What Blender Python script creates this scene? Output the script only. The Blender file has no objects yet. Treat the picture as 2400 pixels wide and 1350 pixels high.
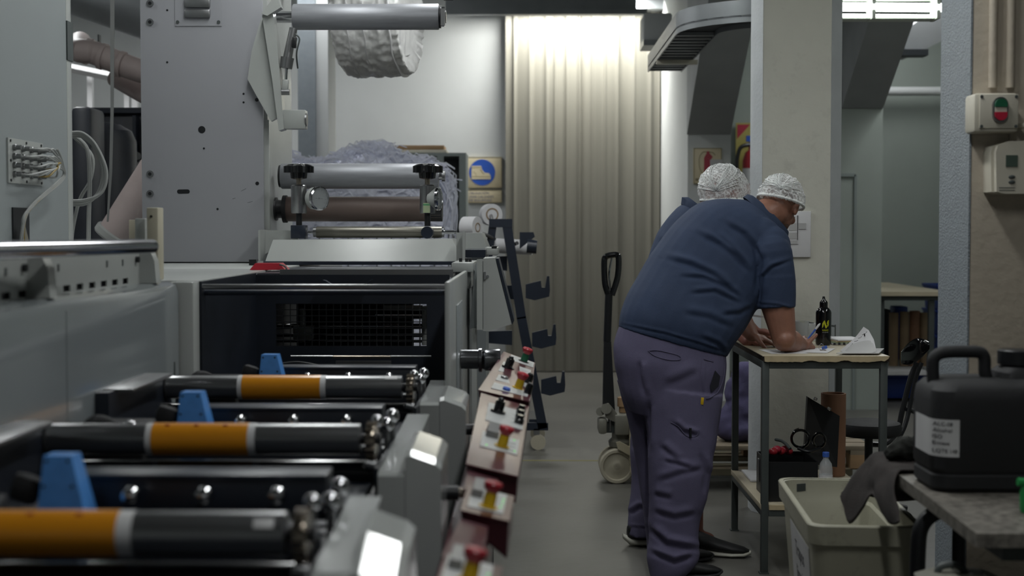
import bpy, bmesh, math, random
from mathutils import Vector, Matrix, noise
PI = math.pi
V = Vector
sc = bpy.context.scene
COL = sc.collection

# ---------------------------------------------------------------- camera
FPX = 3333.0
cd = bpy.data.cameras.new('camera')
cam = bpy.data.objects.new('camera', cd)
COL.objects.link(cam)
cd.sensor_width = 36.0
cd.lens = 50.0
cd.clip_end = 60
cd.dof.use_dof = True
cd.dof.focus_distance = 6.3
cd.dof.aperture_fstop = 2.8
CH = 1.45
cam.location = (0, 0, CH)
cam.rotation_euler = (math.radians(90 - 2.32), 0, math.radians(0.69))
sc.camera = cam
RC = cam.rotation_euler.to_matrix()

def at(px, py, D):
    d = RC @ V(((px - 1200) / FPX, (675 - py) / FPX, -1))
    return V((0, 0, CH)) + d * (D / d.y)
def proj(p):
    q = RC.transposed() @ (V(p) - V((0, 0, CH)))
    return 1200 - FPX * q.x / q.z, 675 + FPX * q.y / q.z
def X(px, D, py=540): return at(px, py, D).x
def Z(py, D, px=1240): return at(px, py, D).z

# ---------------------------------------------------------------- world, exposure
w = bpy.data.worlds.new('hall_air'); sc.world = w; w.use_nodes = True
w.node_tree.nodes['Background'].inputs[0].default_value = (0.62, 0.70, 0.78, 1)
w.node_tree.nodes['Background'].inputs[1].default_value = 0.12
sc.view_settings.view_transform = 'Standard'
sc.view_settings.look = 'None'
sc.view_settings.exposure = 0.08
sc.view_settings.gamma = 1.0
sc.view_settings.use_curve_mapping = False

def area(name, loc, sx, sy, power, col=(0.93, 0.98, 1.0), rot=(0, 0, 0)):
    l = bpy.data.lights.new(name, 'AREA'); l.shape = 'RECTANGLE'; l.size = sx; l.size_y = sy
    l.energy = power; l.color = col
    o = bpy.data.objects.new(name, l); COL.objects.link(o); o.location = loc; o.rotation_euler = rot
    return o
# unseen fluorescent battens added to light the hall (bodies built further down)
CEIL = 4.3
LAMPS = [(0.55, 1.5, 3.3, 20), (0.55, 4.3, 3.3, 22), (-1.0, 5.9, 3.5, 16), (-0.2, 7.7, 3.6, 26), (-1.9, 12.6, 3.95, 44),
         (3.3, 10.2, 3.7, 24), (3.4, 13.2, 3.9, 24), (-3.3, 6.6, 3.7, 22), (-3.8, 11.4, 3.9, 45), (2.9, 5.6, 3.4, 14)]
WARM = (0.975, 0.985, 1.0)
for lx, ly, lz, lp in LAMPS:
    area('added_batten_light', (lx, ly, lz - 0.08), 0.16, 1.5, lp, WARM)
area('curtain_light', (0.5, 14.12, 3.70), 1.3, 0.14, 74, (1.0, 0.99, 0.94), (math.radians(24), 0, 0))
area('bay_light', (2.05, 8.45, 2.66), 1.15, 0.14, 6, WARM)

# ---------------------------------------------------------------- materials
def srgb(h):
    c = [int(h[i:i + 2], 16) / 255 for i in (0, 2, 4)]
    return tuple((x / 12.92 if x <= .04045 else ((x + .055) / 1.055) ** 2.4) for x in c) + (1,)
MATS = {}
def mat(name, col, rough=.5, metal=0., var=.06, vs=6., bump=0., bs=60., coat=0., alpha=None, trans=0., emit=0., col2=None, spec=.5, stretch=None, dirt=0.):
    m = bpy.data.materials.new(name); m.use_nodes = True; nt = m.node_tree; N = nt.nodes; L = nt.links
    b = N['Principled BSDF']
    tc = N.new('ShaderNodeTexCoord'); mp = N.new('ShaderNodeMapping'); L.new(tc.outputs['Object'], mp.inputs[0])
    if stretch: mp.inputs['Scale'].default_value = stretch
    nz = N.new('ShaderNodeTexNoise'); nz.inputs['Scale'].default_value = vs; nz.inputs['Detail'].default_value = 5
    L.new(mp.outputs[0], nz.inputs['Vector'])
    cr = N.new('ShaderNodeValToRGB'); L.new(nz.outputs[0], cr.inputs[0])
    c = srgb(col); c2 = srgb(col2) if col2 else tuple(min(1, x * (1 + var)) for x in c[:3]) + (1,)
    c1 = c if col2 else tuple(x * (1 - var) for x in c[:3]) + (1,)
    cr.color_ramp.elements[0].position = .35; cr.color_ramp.elements[1].position = .65
    cr.color_ramp.elements[0].color = c1; cr.color_ramp.elements[1].color = c2
    out = cr.outputs[0]
    if dirt:
        n2 = N.new('ShaderNodeTexNoise'); n2.inputs['Scale'].default_value = 9; n2.inputs['Detail'].default_value = 8; n2.inputs['Roughness'].default_value = .7
        L.new(tc.outputs['Object'], n2.inputs['Vector'])
        r2 = N.new('ShaderNodeValToRGB'); r2.color_ramp.elements[0].position = .56; r2.color_ramp.elements[1].position = .75
        r2.color_ramp.elements[0].color = (0, 0, 0, 1); r2.color_ramp.elements[1].color = (dirt, dirt, dirt, 1)
        L.new(n2.outputs[0], r2.inputs[0])
        mx = N.new('ShaderNodeMixRGB'); L.new(r2.outputs[0], mx.inputs[0]); L.new(out, mx.inputs[1]); mx.inputs[2].default_value = tuple(x * .3 for x in c[:3]) + (1,)
        out = mx.outputs[0]
    L.new(out, b.inputs['Base Color'])
    b.inputs['Roughness'].default_value = rough; b.inputs['Metallic'].default_value = metal
    b.inputs['Specular IOR Level'].default_value = spec
    if coat: b.inputs['Coat Weight'].default_value = coat; b.inputs['Coat Roughness'].default_value = .08
    if trans: b.inputs['Transmission Weight'].default_value = trans; b.inputs['IOR'].default_value = 1.3
    if alpha is not None: b.inputs['Alpha'].default_value = alpha
    if emit: b.inputs['Emission Color'].default_value = c; b.inputs['Emission Strength'].default_value = emit
    if bump:
        n3 = N.new('ShaderNodeTexNoise'); n3.inputs['Scale'].default_value = bs; n3.inputs['Detail'].default_value = 6
        L.new(mp.outputs[0], n3.inputs['Vector'])
        bp = N.new('ShaderNodeBump'); bp.inputs['Strength'].default_value = bump; bp.inputs['Distance'].default_value = .01
        L.new(n3.outputs[0], bp.inputs['Height']); L.new(bp.outputs[0], b.inputs['Normal'])
    MATS[name] = m
    return m
M = MATS
mat('floor', '5c5b56', .38, vs=1.2, var=.14, bump=.12, bs=14, dirt=.25)
mat('white_wall', 'c3c6c6', .7, vs=2, var=.03)
mat('green_wall', '8e9690', .7, vs=2, var=.04)
mat('ceiling', '8e9293', .8)
mat('column_paint', 'cccbc0', .6, vs=3, var=.04, bump=.25, bs=25, dirt=.22)
mat('chamfer_grey', 'b4b8ba', .5, vs=5, bump=.2, bs=60)
mat('frame_paint', 'a4a7a5', .16, vs=2, var=.02, coat=.5)
mat('shaft_steel', '77787b', .2, 1., vs=20, var=.05)
mat('column_blue', '828a90', .3, vs=20, var=.05, bump=.6, bs=160)
mat('beige_paint', 'b5ab9b', .6, vs=3, var=.05, bump=.3, bs=30, dirt=.3)
mat('haunch', 'a3a6a8', .8, vs=3)
mat('curtain', '716f66', .5, vs=3, var=.06, stretch=(6, 1, .15))
mat('machine_grey', '8f9596', .32, vs=2, var=.02)
mat('tower_grey', '9a9ba0', .35, vs=2, var=.02)
mat('machine_gloss', '7d8385', .16, vs=2, var=.02, coat=.5)
mat('machine_light', 'a6a9a6', .24, vs=2, var=.03)
mat('cabinet_green', '7c8583', .45, vs=2, var=.03)
mat('navy_black', '1a1f28', .4, vs=4, var=.2)
mat('navy_paint', '1f2632', .35, vs=4, var=.15)
mat('black', '15171a', .4)
mat('black_gloss', '0b0c0f', .12, coat=.4)
mat('rubber', '1a1b1d', .7, bump=.1)
mat('chrome', 'c8c9cc', .12, 1., vs=20, var=.03)
mat('chrome_dark', '999a9b', .28, .95, vs=3, var=.12, stretch=(1, 12, 12))
mat('roller_grey', '93959a', .45, .35, vs=30, var=.06, stretch=(.3, 4, 4))
mat('roller_brown', '655751', .55, .1, vs=5, var=.06)
mat('roller_olive', '76746b', .35, .7, vs=8, var=.06, stretch=(.3, 6, 6))
mat('brass_steel', '9c9285', .25, 1.)
mat('steel', '8a8b8c', .35, .9)
mat('orange', 'cf8718', .3, vs=2, var=.03, coat=.3)
mat('plate_white', 'c9c9c9', .4)
mat('red_mark', 'a33a16', .5)
mat('blue', '4f8fd8', .4, vs=20, var=.1)
mat('red', 'a02430', .35, vs=3)
mat('yellow', 'c9a414', .4)
mat('burgundy', '51272f', .28, vs=3, var=.08, coat=.3)
mat('burgundy_lit', '8d6a6b', .22, vs=3, var=.05, coat=.4)  # burgundy with reflected light in its colour; no part uses it
mat('sticker', 'b3b5b4', .4, vs=40, var=.05)
mat('led', '55ff55', .3, emit=1.2)
mat('lamp_tube', 'f4fff4', .3, emit=9.)
mat('lamp_body', 'c9cfc6', .4)
mat('cable_white', '8f918f', .5)
mat('cable_yellow', '8a7434', .5)
mat('pipe_pink', 'b5a7a4', .55, vs=5, var=.06)
mat('duct', '9a9fa2', .4, .3)
mat('dark_machine', '2b2f37', .5, vs=5, var=.2)
mat('wrap', 'dcdcda', .4, vs=15, var=.06, bump=.5, bs=30, coat=.2)
mat('tray_metal', '85898c', .4, .4)
mat('tray_dark', '3f444a', .6)
mat('cream', 'b7b19d', .5, vs=5, var=.05)
mat('sign_cream', 'cfc3a4', .45, var=.02)
mat('sign_blue', '2a56b4', .45)
mat('sign_red', 'a3283e', .45)
mat('sign_line', '8d8262', .5)
mat('sign_yellow', 'a49a55', .5)
mat('paper', 'd6d6d8', .6, vs=10, var=.03)
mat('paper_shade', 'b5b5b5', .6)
mat('shred', 'e4e7f4', .6, vs=30, var=.08)
mat('ink', '2a2b2e', .6)
mat('ink_blue', '4b5078', .6)
mat('table_top', 'b9af97', .4, vs=6, var=.05, dirt=.15)
mat('table_edge', 'b8a888', .5, vs=30, var=.08)
mat('chip_wood', '33281e', .8, bump=.4)
mat('frame_steel', '434948', .5, vs=8, var=.12)
mat('granite', '6a665f', .45, vs=45, var=.4, dirt=.4)
mat('bin_plastic', 'a09e8c', .45, vs=4, var=.08, dirt=.6)
mat('cloth_dark', '2e2927', .95, vs=15, var=.2, bump=.3, bs=250)
mat('cloth_green', '1f211d', .95, vs=15, var=.2, bump=.4, bs=250)
mat('cardboard', '8d6850', .75, vs=8, var=.08, stretch=(1, 1, .3))
mat('cork', '8f7a60', .8)
mat('wood', '9a7d5d', .7, vs=5, var=.15, stretch=(.2, 3, 3))
mat('wood_old', '857a68', .8, vs=6, var=.15, dirt=.3)
mat('truck_grey', '77766c', .45, vs=6, var=.08)
mat('truck_cream', 'b2aa92', .45)
mat('wheel', 'b0aa97', .5, vs=5, var=.06, dirt=.3)
mat('blue_crate', '1d3a86', .45)
mat('green_tool', '1f8a45', .4)
mat('purple_cloth', '4c4868', .9, vs=8, var=.15, bump=.2, bs=200)
mat('trousers', '514d66', .85, vs=7, var=.07, bump=.25, bs=420)
mat('trouser_dark', '1c1c26', .9)
mat('shirt', '263550', .8, vs=7, var=.06, bump=.22, bs=500)
mat('shirt_collar', '23314a', .8, bump=.2, bs=500)
mat('skin', '8a6150', .48, vs=12, var=.1, bump=.08, bs=150)
mat('skin_pink', 'a06a5c', .48, vs=12, var=.1, bump=.08, bs=150)
mat('hair', '3a302a', .8, bump=.5, bs=300)
mat('beard', '4e392e', .7, vs=80, var=.2)
mat('eye', 'd8d5cf', .2)
mat('shoe_white', 'bdbcb0', .6, vs=10, var=.08)
mat('shoe_black', '141516', .6)
mat('line_yellow', '7c7640', .6)
mat('lcd', '47554c', .3)
mat('button_green', '1d5c40', .35)
mat('button_red', 'b0213a', .35)
mat('box_cream', 'c2bdae', .4, vs=5, var=.03)
mat('label_green', '5f9a6d', .5)
mat('label_pale', 'a9b894', .5)
mat('logo', 'b9bc22', .45)
mat('blue_cap', '3c62b8', .4)
mat('clear', 'dfe4e6', .1, alpha=.38)
mat('acrylic', 'b9bcbc', .25, alpha=.45)
mat('mask_glass', '9aa0a2', .15, alpha=.35)
# hair net: thin white mesh with open cells
m = bpy.data.materials.new('hair_net'); m.use_nodes = True; nt = m.node_tree; N = nt.nodes; L = nt.links
b = N['Principled BSDF']; b.inputs['Base Color'].default_value = (.86, .88, .88, 1); b.inputs['Roughness'].default_value = .5
tc = N.new('ShaderNodeTexCoord')
def thr(scale, dist, lo, hi, vs):
    mp = N.new('ShaderNodeMapping'); mp.inputs['Scale'].default_value = vs; L.new(tc.outputs['Object'], mp.inputs[0])
    wv = N.new('ShaderNodeTexWave'); wv.inputs['Scale'].default_value = scale; wv.inputs['Distortion'].default_value = dist; wv.inputs['Detail'].default_value = 2; wv.inputs['Detail Scale'].default_value = 3
    wv.bands_direction = 'DIAGONAL'; L.new(mp.outputs[0], wv.inputs['Vector'])
    r = N.new('ShaderNodeMapRange'); r.inputs[1].default_value = lo; r.inputs[2].default_value = hi; L.new(wv.outputs['Fac'], r.inputs[0]); return r.outputs[0]
w1 = thr(24, 5, .62, .95, (1, 1, 1)); w2 = thr(12, 9, .80, .98, (-1, 1, 1.4))
nz = N.new('ShaderNodeTexNoise'); nz.inputs['Scale'].default_value = 22; L.new(tc.outputs['Object'], nz.inputs['Vector'])
mx = N.new('ShaderNodeMath'); mx.operation = 'MAXIMUM'; L.new(w1, mx.inputs[0]); L.new(w2, mx.inputs[1])
ad = N.new('ShaderNodeMath'); ad.operation = 'MULTIPLY_ADD'; ad.inputs[1].default_value = .42; L.new(mx.outputs[0], ad.inputs[0])
n2 = N.new('ShaderNodeMath'); n2.operation = 'MULTIPLY'; n2.inputs[1].default_value = .70; L.new(nz.outputs[0], n2.inputs[0]); L.new(n2.outputs[0], ad.inputs[2])
L.new(ad.outputs[0], b.inputs['Alpha'])
M['hair_net'] = m
mat('net_band', 'dfe2e1', .6, alpha=.9)
mat('scalp', '6e5142', .6, vs=60, var=.2)

# ---------------------------------------------------------------- builders
def frame_from(d):
    d = V(d).normalized()
    u = V((0, 0, 1)) if abs(d.z) < .95 else V((0, 1, 0))
    a = d.cross(u).normalized(); b_ = a.cross(d).normalized()
    return a, b_, d

class MB:
    def __init__(s): s.bm = bmesh.new(); s.mi = 0
    def _face(s, vs):
        try:
            f = s.bm.faces.new(vs); f.material_index = s.mi; return f
        except ValueError: return None
    def box(s, x0, x1, y0, y1, z0, z1, bev=0., mtx=None):
        t = bmesh.new()
        bmesh.ops.create_cube(t, size=1)
        for v in t.verts:
            v.co = V((x0 + (v.co.x + .5) * (x1 - x0), y0 + (v.co.y + .5) * (y1 - y0), z0 + (v.co.z + .5) * (z1 - z0)))
        if bev: bmesh.ops.bevel(t, geom=t.edges[:] + t.verts[:], offset=min(bev, .45 * min(abs(x1 - x0), abs(y1 - y0), abs(z1 - z0))), segments=2, affect='EDGES', profile=.5)
        s.merge(t, mtx); return s
    def obox(s, c, size, rot=(0, 0, 0), bev=0.):
        from mathutils import Euler
        sx, sy, sz = size
        return s.box(-sx / 2, sx / 2, -sy / 2, sy / 2, -sz / 2, sz / 2, bev, Matrix.Translation(V(c)) @ Euler(rot).to_matrix().to_4x4())
    def merge(s, t, mtx=None):
        mp_ = {}
        for v in t.verts: mp_[v] = s.bm.verts.new(mtx @ v.co if mtx else v.co)
        for f in t.faces: s._face([mp_[v] for v in f.verts])
        t.free()
    def rings(s, rings, cap0=True, cap1=True, closed=False):
        vr = [[s.bm.verts.new(V(p)) for p in r] for r in rings]
        n = len(vr[0])
        for i in range(len(vr) - (0 if closed else 1)):
            a, b_ = vr[i], vr[(i + 1) % len(vr)]
            for k in range(n): s._face([a[k], a[(k + 1) % n], b_[(k + 1) % n], b_[k]])
        if cap0 and not closed: s._face(list(reversed(vr[0])))
        if cap1 and not closed: s._face(vr[-1])
        return s
    def cyl(s, p0, p1, r0, r1=None, seg=24, cap=True):
        if r1 is None: r1 = r0
        a, b_, d = frame_from(V(p1) - V(p0))
        rs = []
        for p, r in ((V(p0), r0), (V(p1), r1)):
            rs.append([p + (a * math.cos(2 * PI * k / seg) + b_ * math.sin(2 * PI * k / seg)) * r for k in range(seg)])
        return s.rings(rs, cap, cap)
    def lathe(s, p0, d, prof, seg=28, caps=True):
        a, b_, d = frame_from(d); p0 = V(p0)
        rs = [[p0 + d * h + (a * math.cos(2 * PI * k / seg) + b_ * math.sin(2 * PI * k / seg)) * max(r, 1e-4) for k in range(seg)] for r, h in prof]
        return s.rings(rs, caps, caps)
    def tube(s, pts, r, seg=8, smooth=True, cap=True):
        pts = [V(p) for p in pts]
        if smooth and len(pts) > 2: pts = catmull(pts, 6)
        rs = []; prev = None
        for i, p in enumerate(pts):
            d = (pts[min(i + 1, len(pts) - 1)] - pts[max(i - 1, 0)]).normalized()
            if prev is None: a, b_, _ = frame_from(d)
            else:
                a = (prev - d * prev.dot(d))
                a = a.normalized() if a.length > 1e-6 else frame_from(d)[0]
                b_ = a.cross(d).normalized()
            prev = a
            rr = r[min(len(r) - 1, int(i * len(r) / len(pts)))] if isinstance(r, (list, tuple)) else r
            rs.append([p + (a * math.cos(2 * PI * k / seg) + b_ * math.sin(2 * PI * k / seg)) * rr for k in range(seg)])
        return s.rings(rs, cap, cap)
    def prism(s, poly, plane, d0, d1):
        def mk(p, d):
            if plane == 'xz': return V((p[0], d, p[1]))
            if plane == 'xy': return V((p[0], p[1], d))
            return V((d, p[0], p[1]))
        return s.rings([[mk(p, d0) for p in poly], [mk(p, d1) for p in poly]])
    def hexa(s, a, b_):
        """solid between two 4-point loops"""
        return s.rings([a, b_])
    def ell(s, c, r, mtx=None, seg=20, rg=12):
        rs = []
        for i in range(rg + 1):
            t = PI * i / rg
            st = max(math.sin(t), 1e-3)
            ring = []
            for k in range(seg):
                p = V((r[0] * st * math.cos(2 * PI * k / seg), r[1] * st * math.sin(2 * PI * k / seg), r[2] * math.cos(t)))
                ring.append(V(c) + (mtx @ p if mtx else p))
            rs.append(ring)
        return s.rings(rs)
    def cap(s, p0, p1, r0, r1, seg=14):
        p0, p1 = V(p0), V(p1)
        a, b_, d = frame_from(p1 - p0); L_ = (p1 - p0).length
        prof = []
        for i in range(5):
            t = -PI / 2 + PI / 2 * i / 4
            prof.append((r0 * math.cos(t), r0 * math.sin(t)))
        for i in range(5):
            t = PI / 2 * i / 4
            prof.append((r1 * math.cos(t), L_ + r1 * math.sin(t)))
        return s.lathe(p0, p1 - p0, prof, seg)
    def build(s, name, mats, parent=None, loc=None, smooth=34, vox=0, sm=4, fn=None):
        bm = s.bm
        if not vox: bmesh.ops.recalc_face_normals(bm, faces=bm.faces[:])
        me = bpy.data.meshes.new(name)
        if vox:
            bmesh.ops.recalc_face_normals(bm, faces=bm.faces[:])
            bm.to_mesh(me); bm.free()
            t = bpy.data.objects.new('tmp', me); COL.objects.link(t)
            r = t.modifiers.new('r', 'REMESH'); r.mode = 'VOXEL'; r.voxel_size = vox
            if sm:
                q = t.modifiers.new('s', 'SMOOTH'); q.factor = .5; q.iterations = sm
            dg = bpy.context.evaluated_depsgraph_get(); dg.update()
            me2 = bpy.data.meshes.new_from_object(t.evaluated_get(dg))
            bpy.data.objects.remove(t); bpy.data.meshes.remove(me)
            bm = bmesh.new(); bm.from_mesh(me2); bpy.data.meshes.remove(me2)
            bm.normal_update()
            me = bpy.data.meshes.new(name); smooth = 180
        if fn:
            bm.normal_update()
            new = [(v, fn(v.co.copy(), v.normal.copy())) for v in bm.verts]
            for v, c in new: v.co = c
            bm.normal_update()
        if loc is None:
            if parent is not None: loc = V((0, 0, 0))
            else:
                xs = [v.co for v in bm.verts]
                loc = V(((min(v.x for v in xs) + max(v.x for v in xs)) / 2, (min(v.y for v in xs) + max(v.y for v in xs)) / 2, min(v.z for v in xs)))
        wl = V((0, 0, 0))
        pr = parent
        while pr is not None: wl = wl + pr.location; pr = pr.parent
        off = loc if parent is None else wl
        for v in bm.verts: v.co -= off
        ang = math.radians(smooth)
        for f in bm.faces: f.smooth = True
        for e in bm.edges:
            if len(e.link_faces) == 2 and e.calc_face_angle(0) > ang: e.smooth = False
        bm.to_mesh(me); bm.free()
        for mm in (mats if isinstance(mats, (list, tuple)) else [mats]): me.materials.append(M[mm])
        o = bpy.data.objects.new(name, me); COL.objects.link(o)
        if parent is not None: o.parent = parent
        else: o.location = loc
        return o

def catmull(p, n):
    out = []
    for i in range(len(p) - 1):
        a, b_, c, d = p[max(i - 1, 0)], p[i], p[i + 1], p[min(i + 2, len(p) - 1)]
        for k in range(n):
            t = k / n
            out.append(.5 * ((2 * b_) + (c - a) * t + (2 * a - 5 * b_ + 4 * c - d) * t * t + (3 * b_ - a - 3 * c + d) * t ** 3))
    out.append(p[-1]); return out

def thing(name, label, cat, loc=(0, 0, 0), group=None):
    o = bpy.data.objects.new(name, None); COL.objects.link(o); o.location = loc
    o.empty_display_size = .1
    o['label'] = label; o['category'] = cat
    if group: o['group'] = group
    return o
def tag(o, label, cat, group=None, kind=None):
    o['label'] = label; o['category'] = cat
    if group: o['group'] = group
    if kind: o['kind'] = kind
    return o
def struct(o, label=None):
    o['kind'] = 'structure'
    if label: o['label'] = label
    return o
def lab(o, s): o['label'] = s; return o
RX = (PI / 2, 0, 0)
def rrect(cx, cy, hx, hy, r, z, n=5):
    pts = []
    for qx, qy, a0 in ((1, 1, 0), (-1, 1, PI / 2), (-1, -1, PI), (1, -1, 3 * PI / 2)):
        for k in range(n + 1):
            a = a0 + PI / 2 * k / n
            pts.append(V((cx + qx * (hx - r) + r * math.cos(a), cy + qy * (hy - r) + r * math.sin(a), z)))
    return pts

def font_mesh(s, size, align='CENTER'):
    c = bpy.data.curves.new('f', 'FONT'); c.body = s; c.size = size; c.extrude = .0003; c.align_x = align
    o = bpy.data.objects.new('f', c); COL.objects.link(o); dg = bpy.context.evaluated_depsgraph_get(); dg.update()
    me = bpy.data.meshes.new_from_object(o.evaluated_get(dg)); bpy.data.objects.remove(o); return me
def wall_text(name, s, size, loc, m_, parent):
    me = font_mesh(s, size, 'LEFT'); bm_ = bmesh.new(); bm_.from_mesh(me); mb = MB(); mb.bm.free(); mb.bm = bm_
    for v in bm_.verts: v.co = V((loc[0] + v.co.x, loc[1] - v.co.z, loc[2] + v.co.y))
    return mb.build(name, m_, parent)

# ================================================================ the hall
def sbox(name, m_, *a, bev=0, parent=None, label=None):
    o = MB().box(*a, bev).build(name, m_, parent)
    if parent is None: struct(o, label)
    return o
sbox('floor', 'floor', -6.5, 5.5, -2, 14.8, -.1, 0)
sbox('ceiling', 'ceiling', -6.5, 5.5, -2, 14.8, CEIL, CEIL + .1)
sbox('wall_back', 'white_wall', -6.5, 1.34, 14.7, 14.8, 0, CEIL)
sbox('wall_back_right', 'green_wall', 1.34, 5.5, 14.7, 14.8, 0, CEIL)
sbox('wall_left', 'white_wall', -6.6, -6.5, -2, 14.8, 0, CEIL)
sbox('wall_right', 'green_wall', 5.5, 5.6, -2, 14.8, 0, CEIL)
sbox('wall_front', 'white_wall', -6.5, 5.5, -2.1, -2, 0, CEIL)
struct(MB().box(X(1150, 8.95), 1.3, 8.9, 8.93, 0, .0015).build('trim_1', 'line_yellow'), 'yellow floor marking line')
# wall pillar that ends the corrugated closure, with the sloping haunch above
mb = MB(); D = 12.07
x0, x1 = 1.34, X(1712, D, 500)
mb.box(x0, x1, D, 14.7, 0, CEIL)
struct(mb.build('wall_pillar', 'white_wall'))
def haunch(px0, px1, pyb, D, k, pyt, dz):
    a0, a1 = at(px0, pyb, D), at(px1, pyb, D)
    b0, b1 = at(px0, pyb, D), at(px1, pyb, D)
    zt = a0.z + dz; yt = D / k
    lo = [V((a0.x, D + .02, a0.z)), V((a1.x, D + .02, a1.z)), V((a1.x, D + .02, CEIL)), V((a0.x, D + .02, CEIL))]
    slope = (yt - D) / dz
    up = [V((a0.x, D, a0.z)), V((a1.x, D, a1.z)), V((a1.x, D + slope * (CEIL - a1.z), CEIL)), V((a0.x, D + slope * (CEIL - a0.z), CEIL))]
    return MB().hexa(lo, up)
struct(haunch(1610, 1712, 315, 12.05, 1.12, 50, .83).build('wall_haunch_left', 'haunch'))
D = 11.5
x0, x1 = X(1960, D, 700), X(2065, D, 700)
struct(MB().box(x0, x1, D, 12.3, 0, CEIL).build('wall_pillar_right', 'green_wall'))
struct(haunch(1973, 2070, 253, 11.48, 1.066, 45, .45).build('wall_haunch_right', 'haunch'))
# painted panel outline on the far pillar
mb = MB(); xl = x0 - .02; xr = X(2003, D); zt = Z(410, D)
mb.box(xr - .01, xr + .01, D - .02, D, 0, zt); mb.box(xl, xr, D - .02, D, zt - .015, zt + .01)
struct(mb.build('trim_2', 'cabinet_green'))
# white pipe and dark unit high on the far wall
o = MB().cyl((2.9, 14.5, Z(215, 14.5)), (5.2, 14.5, Z(215, 14.5)), .045).build('wall_pipe', 'white_wall')
tag(o, 'thick white horizontal pipe high on the green back wall', 'pipe')
mb = MB(); p = [at(2112, 78, 12.8), at(2165, 40, 12.8), at(2260, 10, 12.8), at(2260, 70, 12.8), at(2155, 122, 12.8), at(2110, 112, 12.8)]
mb.prism([(q.x, q.z) for q in p], 'xz', 12.8, 13.4)
t = thing('air_duct', 'dark sloping duct under the ceiling beyond the fluorescent lamp', 'duct', (3.6, 13, 2.8))
mb.build('duct_body', 'haunch', t)
a, b_ = at(2105, 118, 12.7), at(2170, 132, 12.7)
MB().box(a.x, b_.x, 12.62, 12.8, b_.z, a.z).build('duct_flange', 'tray_dark', t)
MB().box(3.3, 3.34, 13.05, 13.1, 3.0, CEIL).build('hanger_rod', 'steel', t)

# pleated beige closure
mb = MB(); random.seed(4)
x0, x1, zt = -.24, 1.335, 3.66
pts = []; x = x0
while x < x1 - .02:
    w_ = random.choice([.07, .1, .13, .17]); d = random.uniform(-.012, .012); tl = random.uniform(-.018, .018)
    w_ = min(w_, x1 - x)
    for k in range(5): pts.append((x + w_ * .72 * k / 4, 14.52 + d + tl * (k / 4 - .5)))
    for k in range(1, 5): pts.append((x + w_ * (.72 + .28 * k / 5), 14.52 + d * (1 - k / 5) - .022 * math.sin(PI * k / 5)))
    x += w_
pts.append((x1, 14.52))
poly = pts + [(x, y + .01) for x, y in reversed(pts)]
mb.prism(poly, 'xy', .01, zt)
o = mb.build('pleated_curtain', 'curtain', smooth=80)
tag(o, 'tall beige pleated closure hanging across the back doorway', 'curtain')
# grey beam in front of it
mb = MB(); D = 13.3
zb, zm = Z(33, D, 1400), Z(8, D, 1400)
mb.box(X(1045, D), X(1515, D), D, D + .1, zb, zb + .05); mb.box(X(1045, D), X(1490, D), D + .02, D + .3, zb + .04, zb + .6)
struct(mb.build('ceiling_beam', 'tray_metal'))
t = thing('curtain_lamp', 'strip lamp behind the grey beam washing the pleated closure', 'lamp', (.45, 14.3, 3.75))
MB().box(-.25, 1.15, 14.2, 14.3, 3.76, 3.84, .01).build('lamp_body', 'lamp_body', t)
MB().cyl((-.2, 14.22, 3.745), (1.1, 14.22, 3.745), .013).build('lamp_tube', 'lamp_tube', t)
struct(MB().box(-.3, 1.34, 14.3, 14.7, 3.66, 3.76).build('trim_3', 'tray_metal'))
# small junction box and bracket right of the curtain
t = thing('wall_box', 'pale box fixed high beside the pleated closure', 'box', (X(1545, 12.6), 12.6, 2.8))
a, b_ = at(1508, 30, 12.5), at(1575, 95, 12.5)
MB().box(a.x, b_.x, 12.5, 12.9, b_.z, a.z, .02).build('box_body', 'white_wall', t)
a, b_ = at(1508, 93, 12.48), at(1560, 106, 12.48)
MB().box(a.x, b_.x, 12.48, 12.9, b_.z, a.z).build('box_rim', 'tray_metal', t)
# cable tray
t = thing('cable_tray', 'grey metal cable tray bending across in front of the pillar', 'cable tray', (1.0, 9, 2.7))
zt = Z(160, 11, 1550)
def sweep_rect(mb, path, wx, z0, z1):
    """path of (x,y), flat band of width wx"""
    rs = []
    for i, p in enumerate(path):
        a_ = V((*path[max(i - 1, 0)], 0)); c_ = V((*path[min(i + 1, len(path) - 1)], 0))
        d = (c_ - a_).normalized(); n_ = V((-d.y, d.x, 0))
        q = V((*p, 0))
        rs.append([q + n_ * wx[0] + V((0, 0, z0)), q + n_ * wx[1] + V((0, 0, z0)), q + n_ * wx[1] + V((0, 0, z1)), q + n_ * wx[0] + V((0, 0, z1))])
    return mb.rings(rs)
cx_ = 1.04
path = [(cx_, 11.0), (cx_, 8.9)] + [(cx_ + .45 - .45 * math.cos(a), 8.9 - .45 * math.sin(a)) for a in [PI / 2 * k / 8 for k in range(9)]] + [(1.80, 8.45)]
sweep_rect(MB(), path, (-.13, .13), zt, zt + .012).build('tray_floor', 'tray_dark', t)
sweep_rect(MB(), path, (-.13, -.122), zt - .03, zt + .1).build('side_rail', 'tray_metal', t)
sweep_rect(MB(), path, (.122, .13), zt - .03, zt + .1).build('side_rail', 'tray_metal', t)
for k in range(14):
    y = 10.95 - k * .15
    MB().box(cx_ - .12, cx_ + .12, y - .02, y + .02, zt - .025, zt - .003).build('rung', 'tray_metal', t)
MB().box(cx_ - .13, cx_ + .16, 10.2, 10.26, zt - .06, zt - .03).build('hanger', 'box_cream', t)
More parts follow.
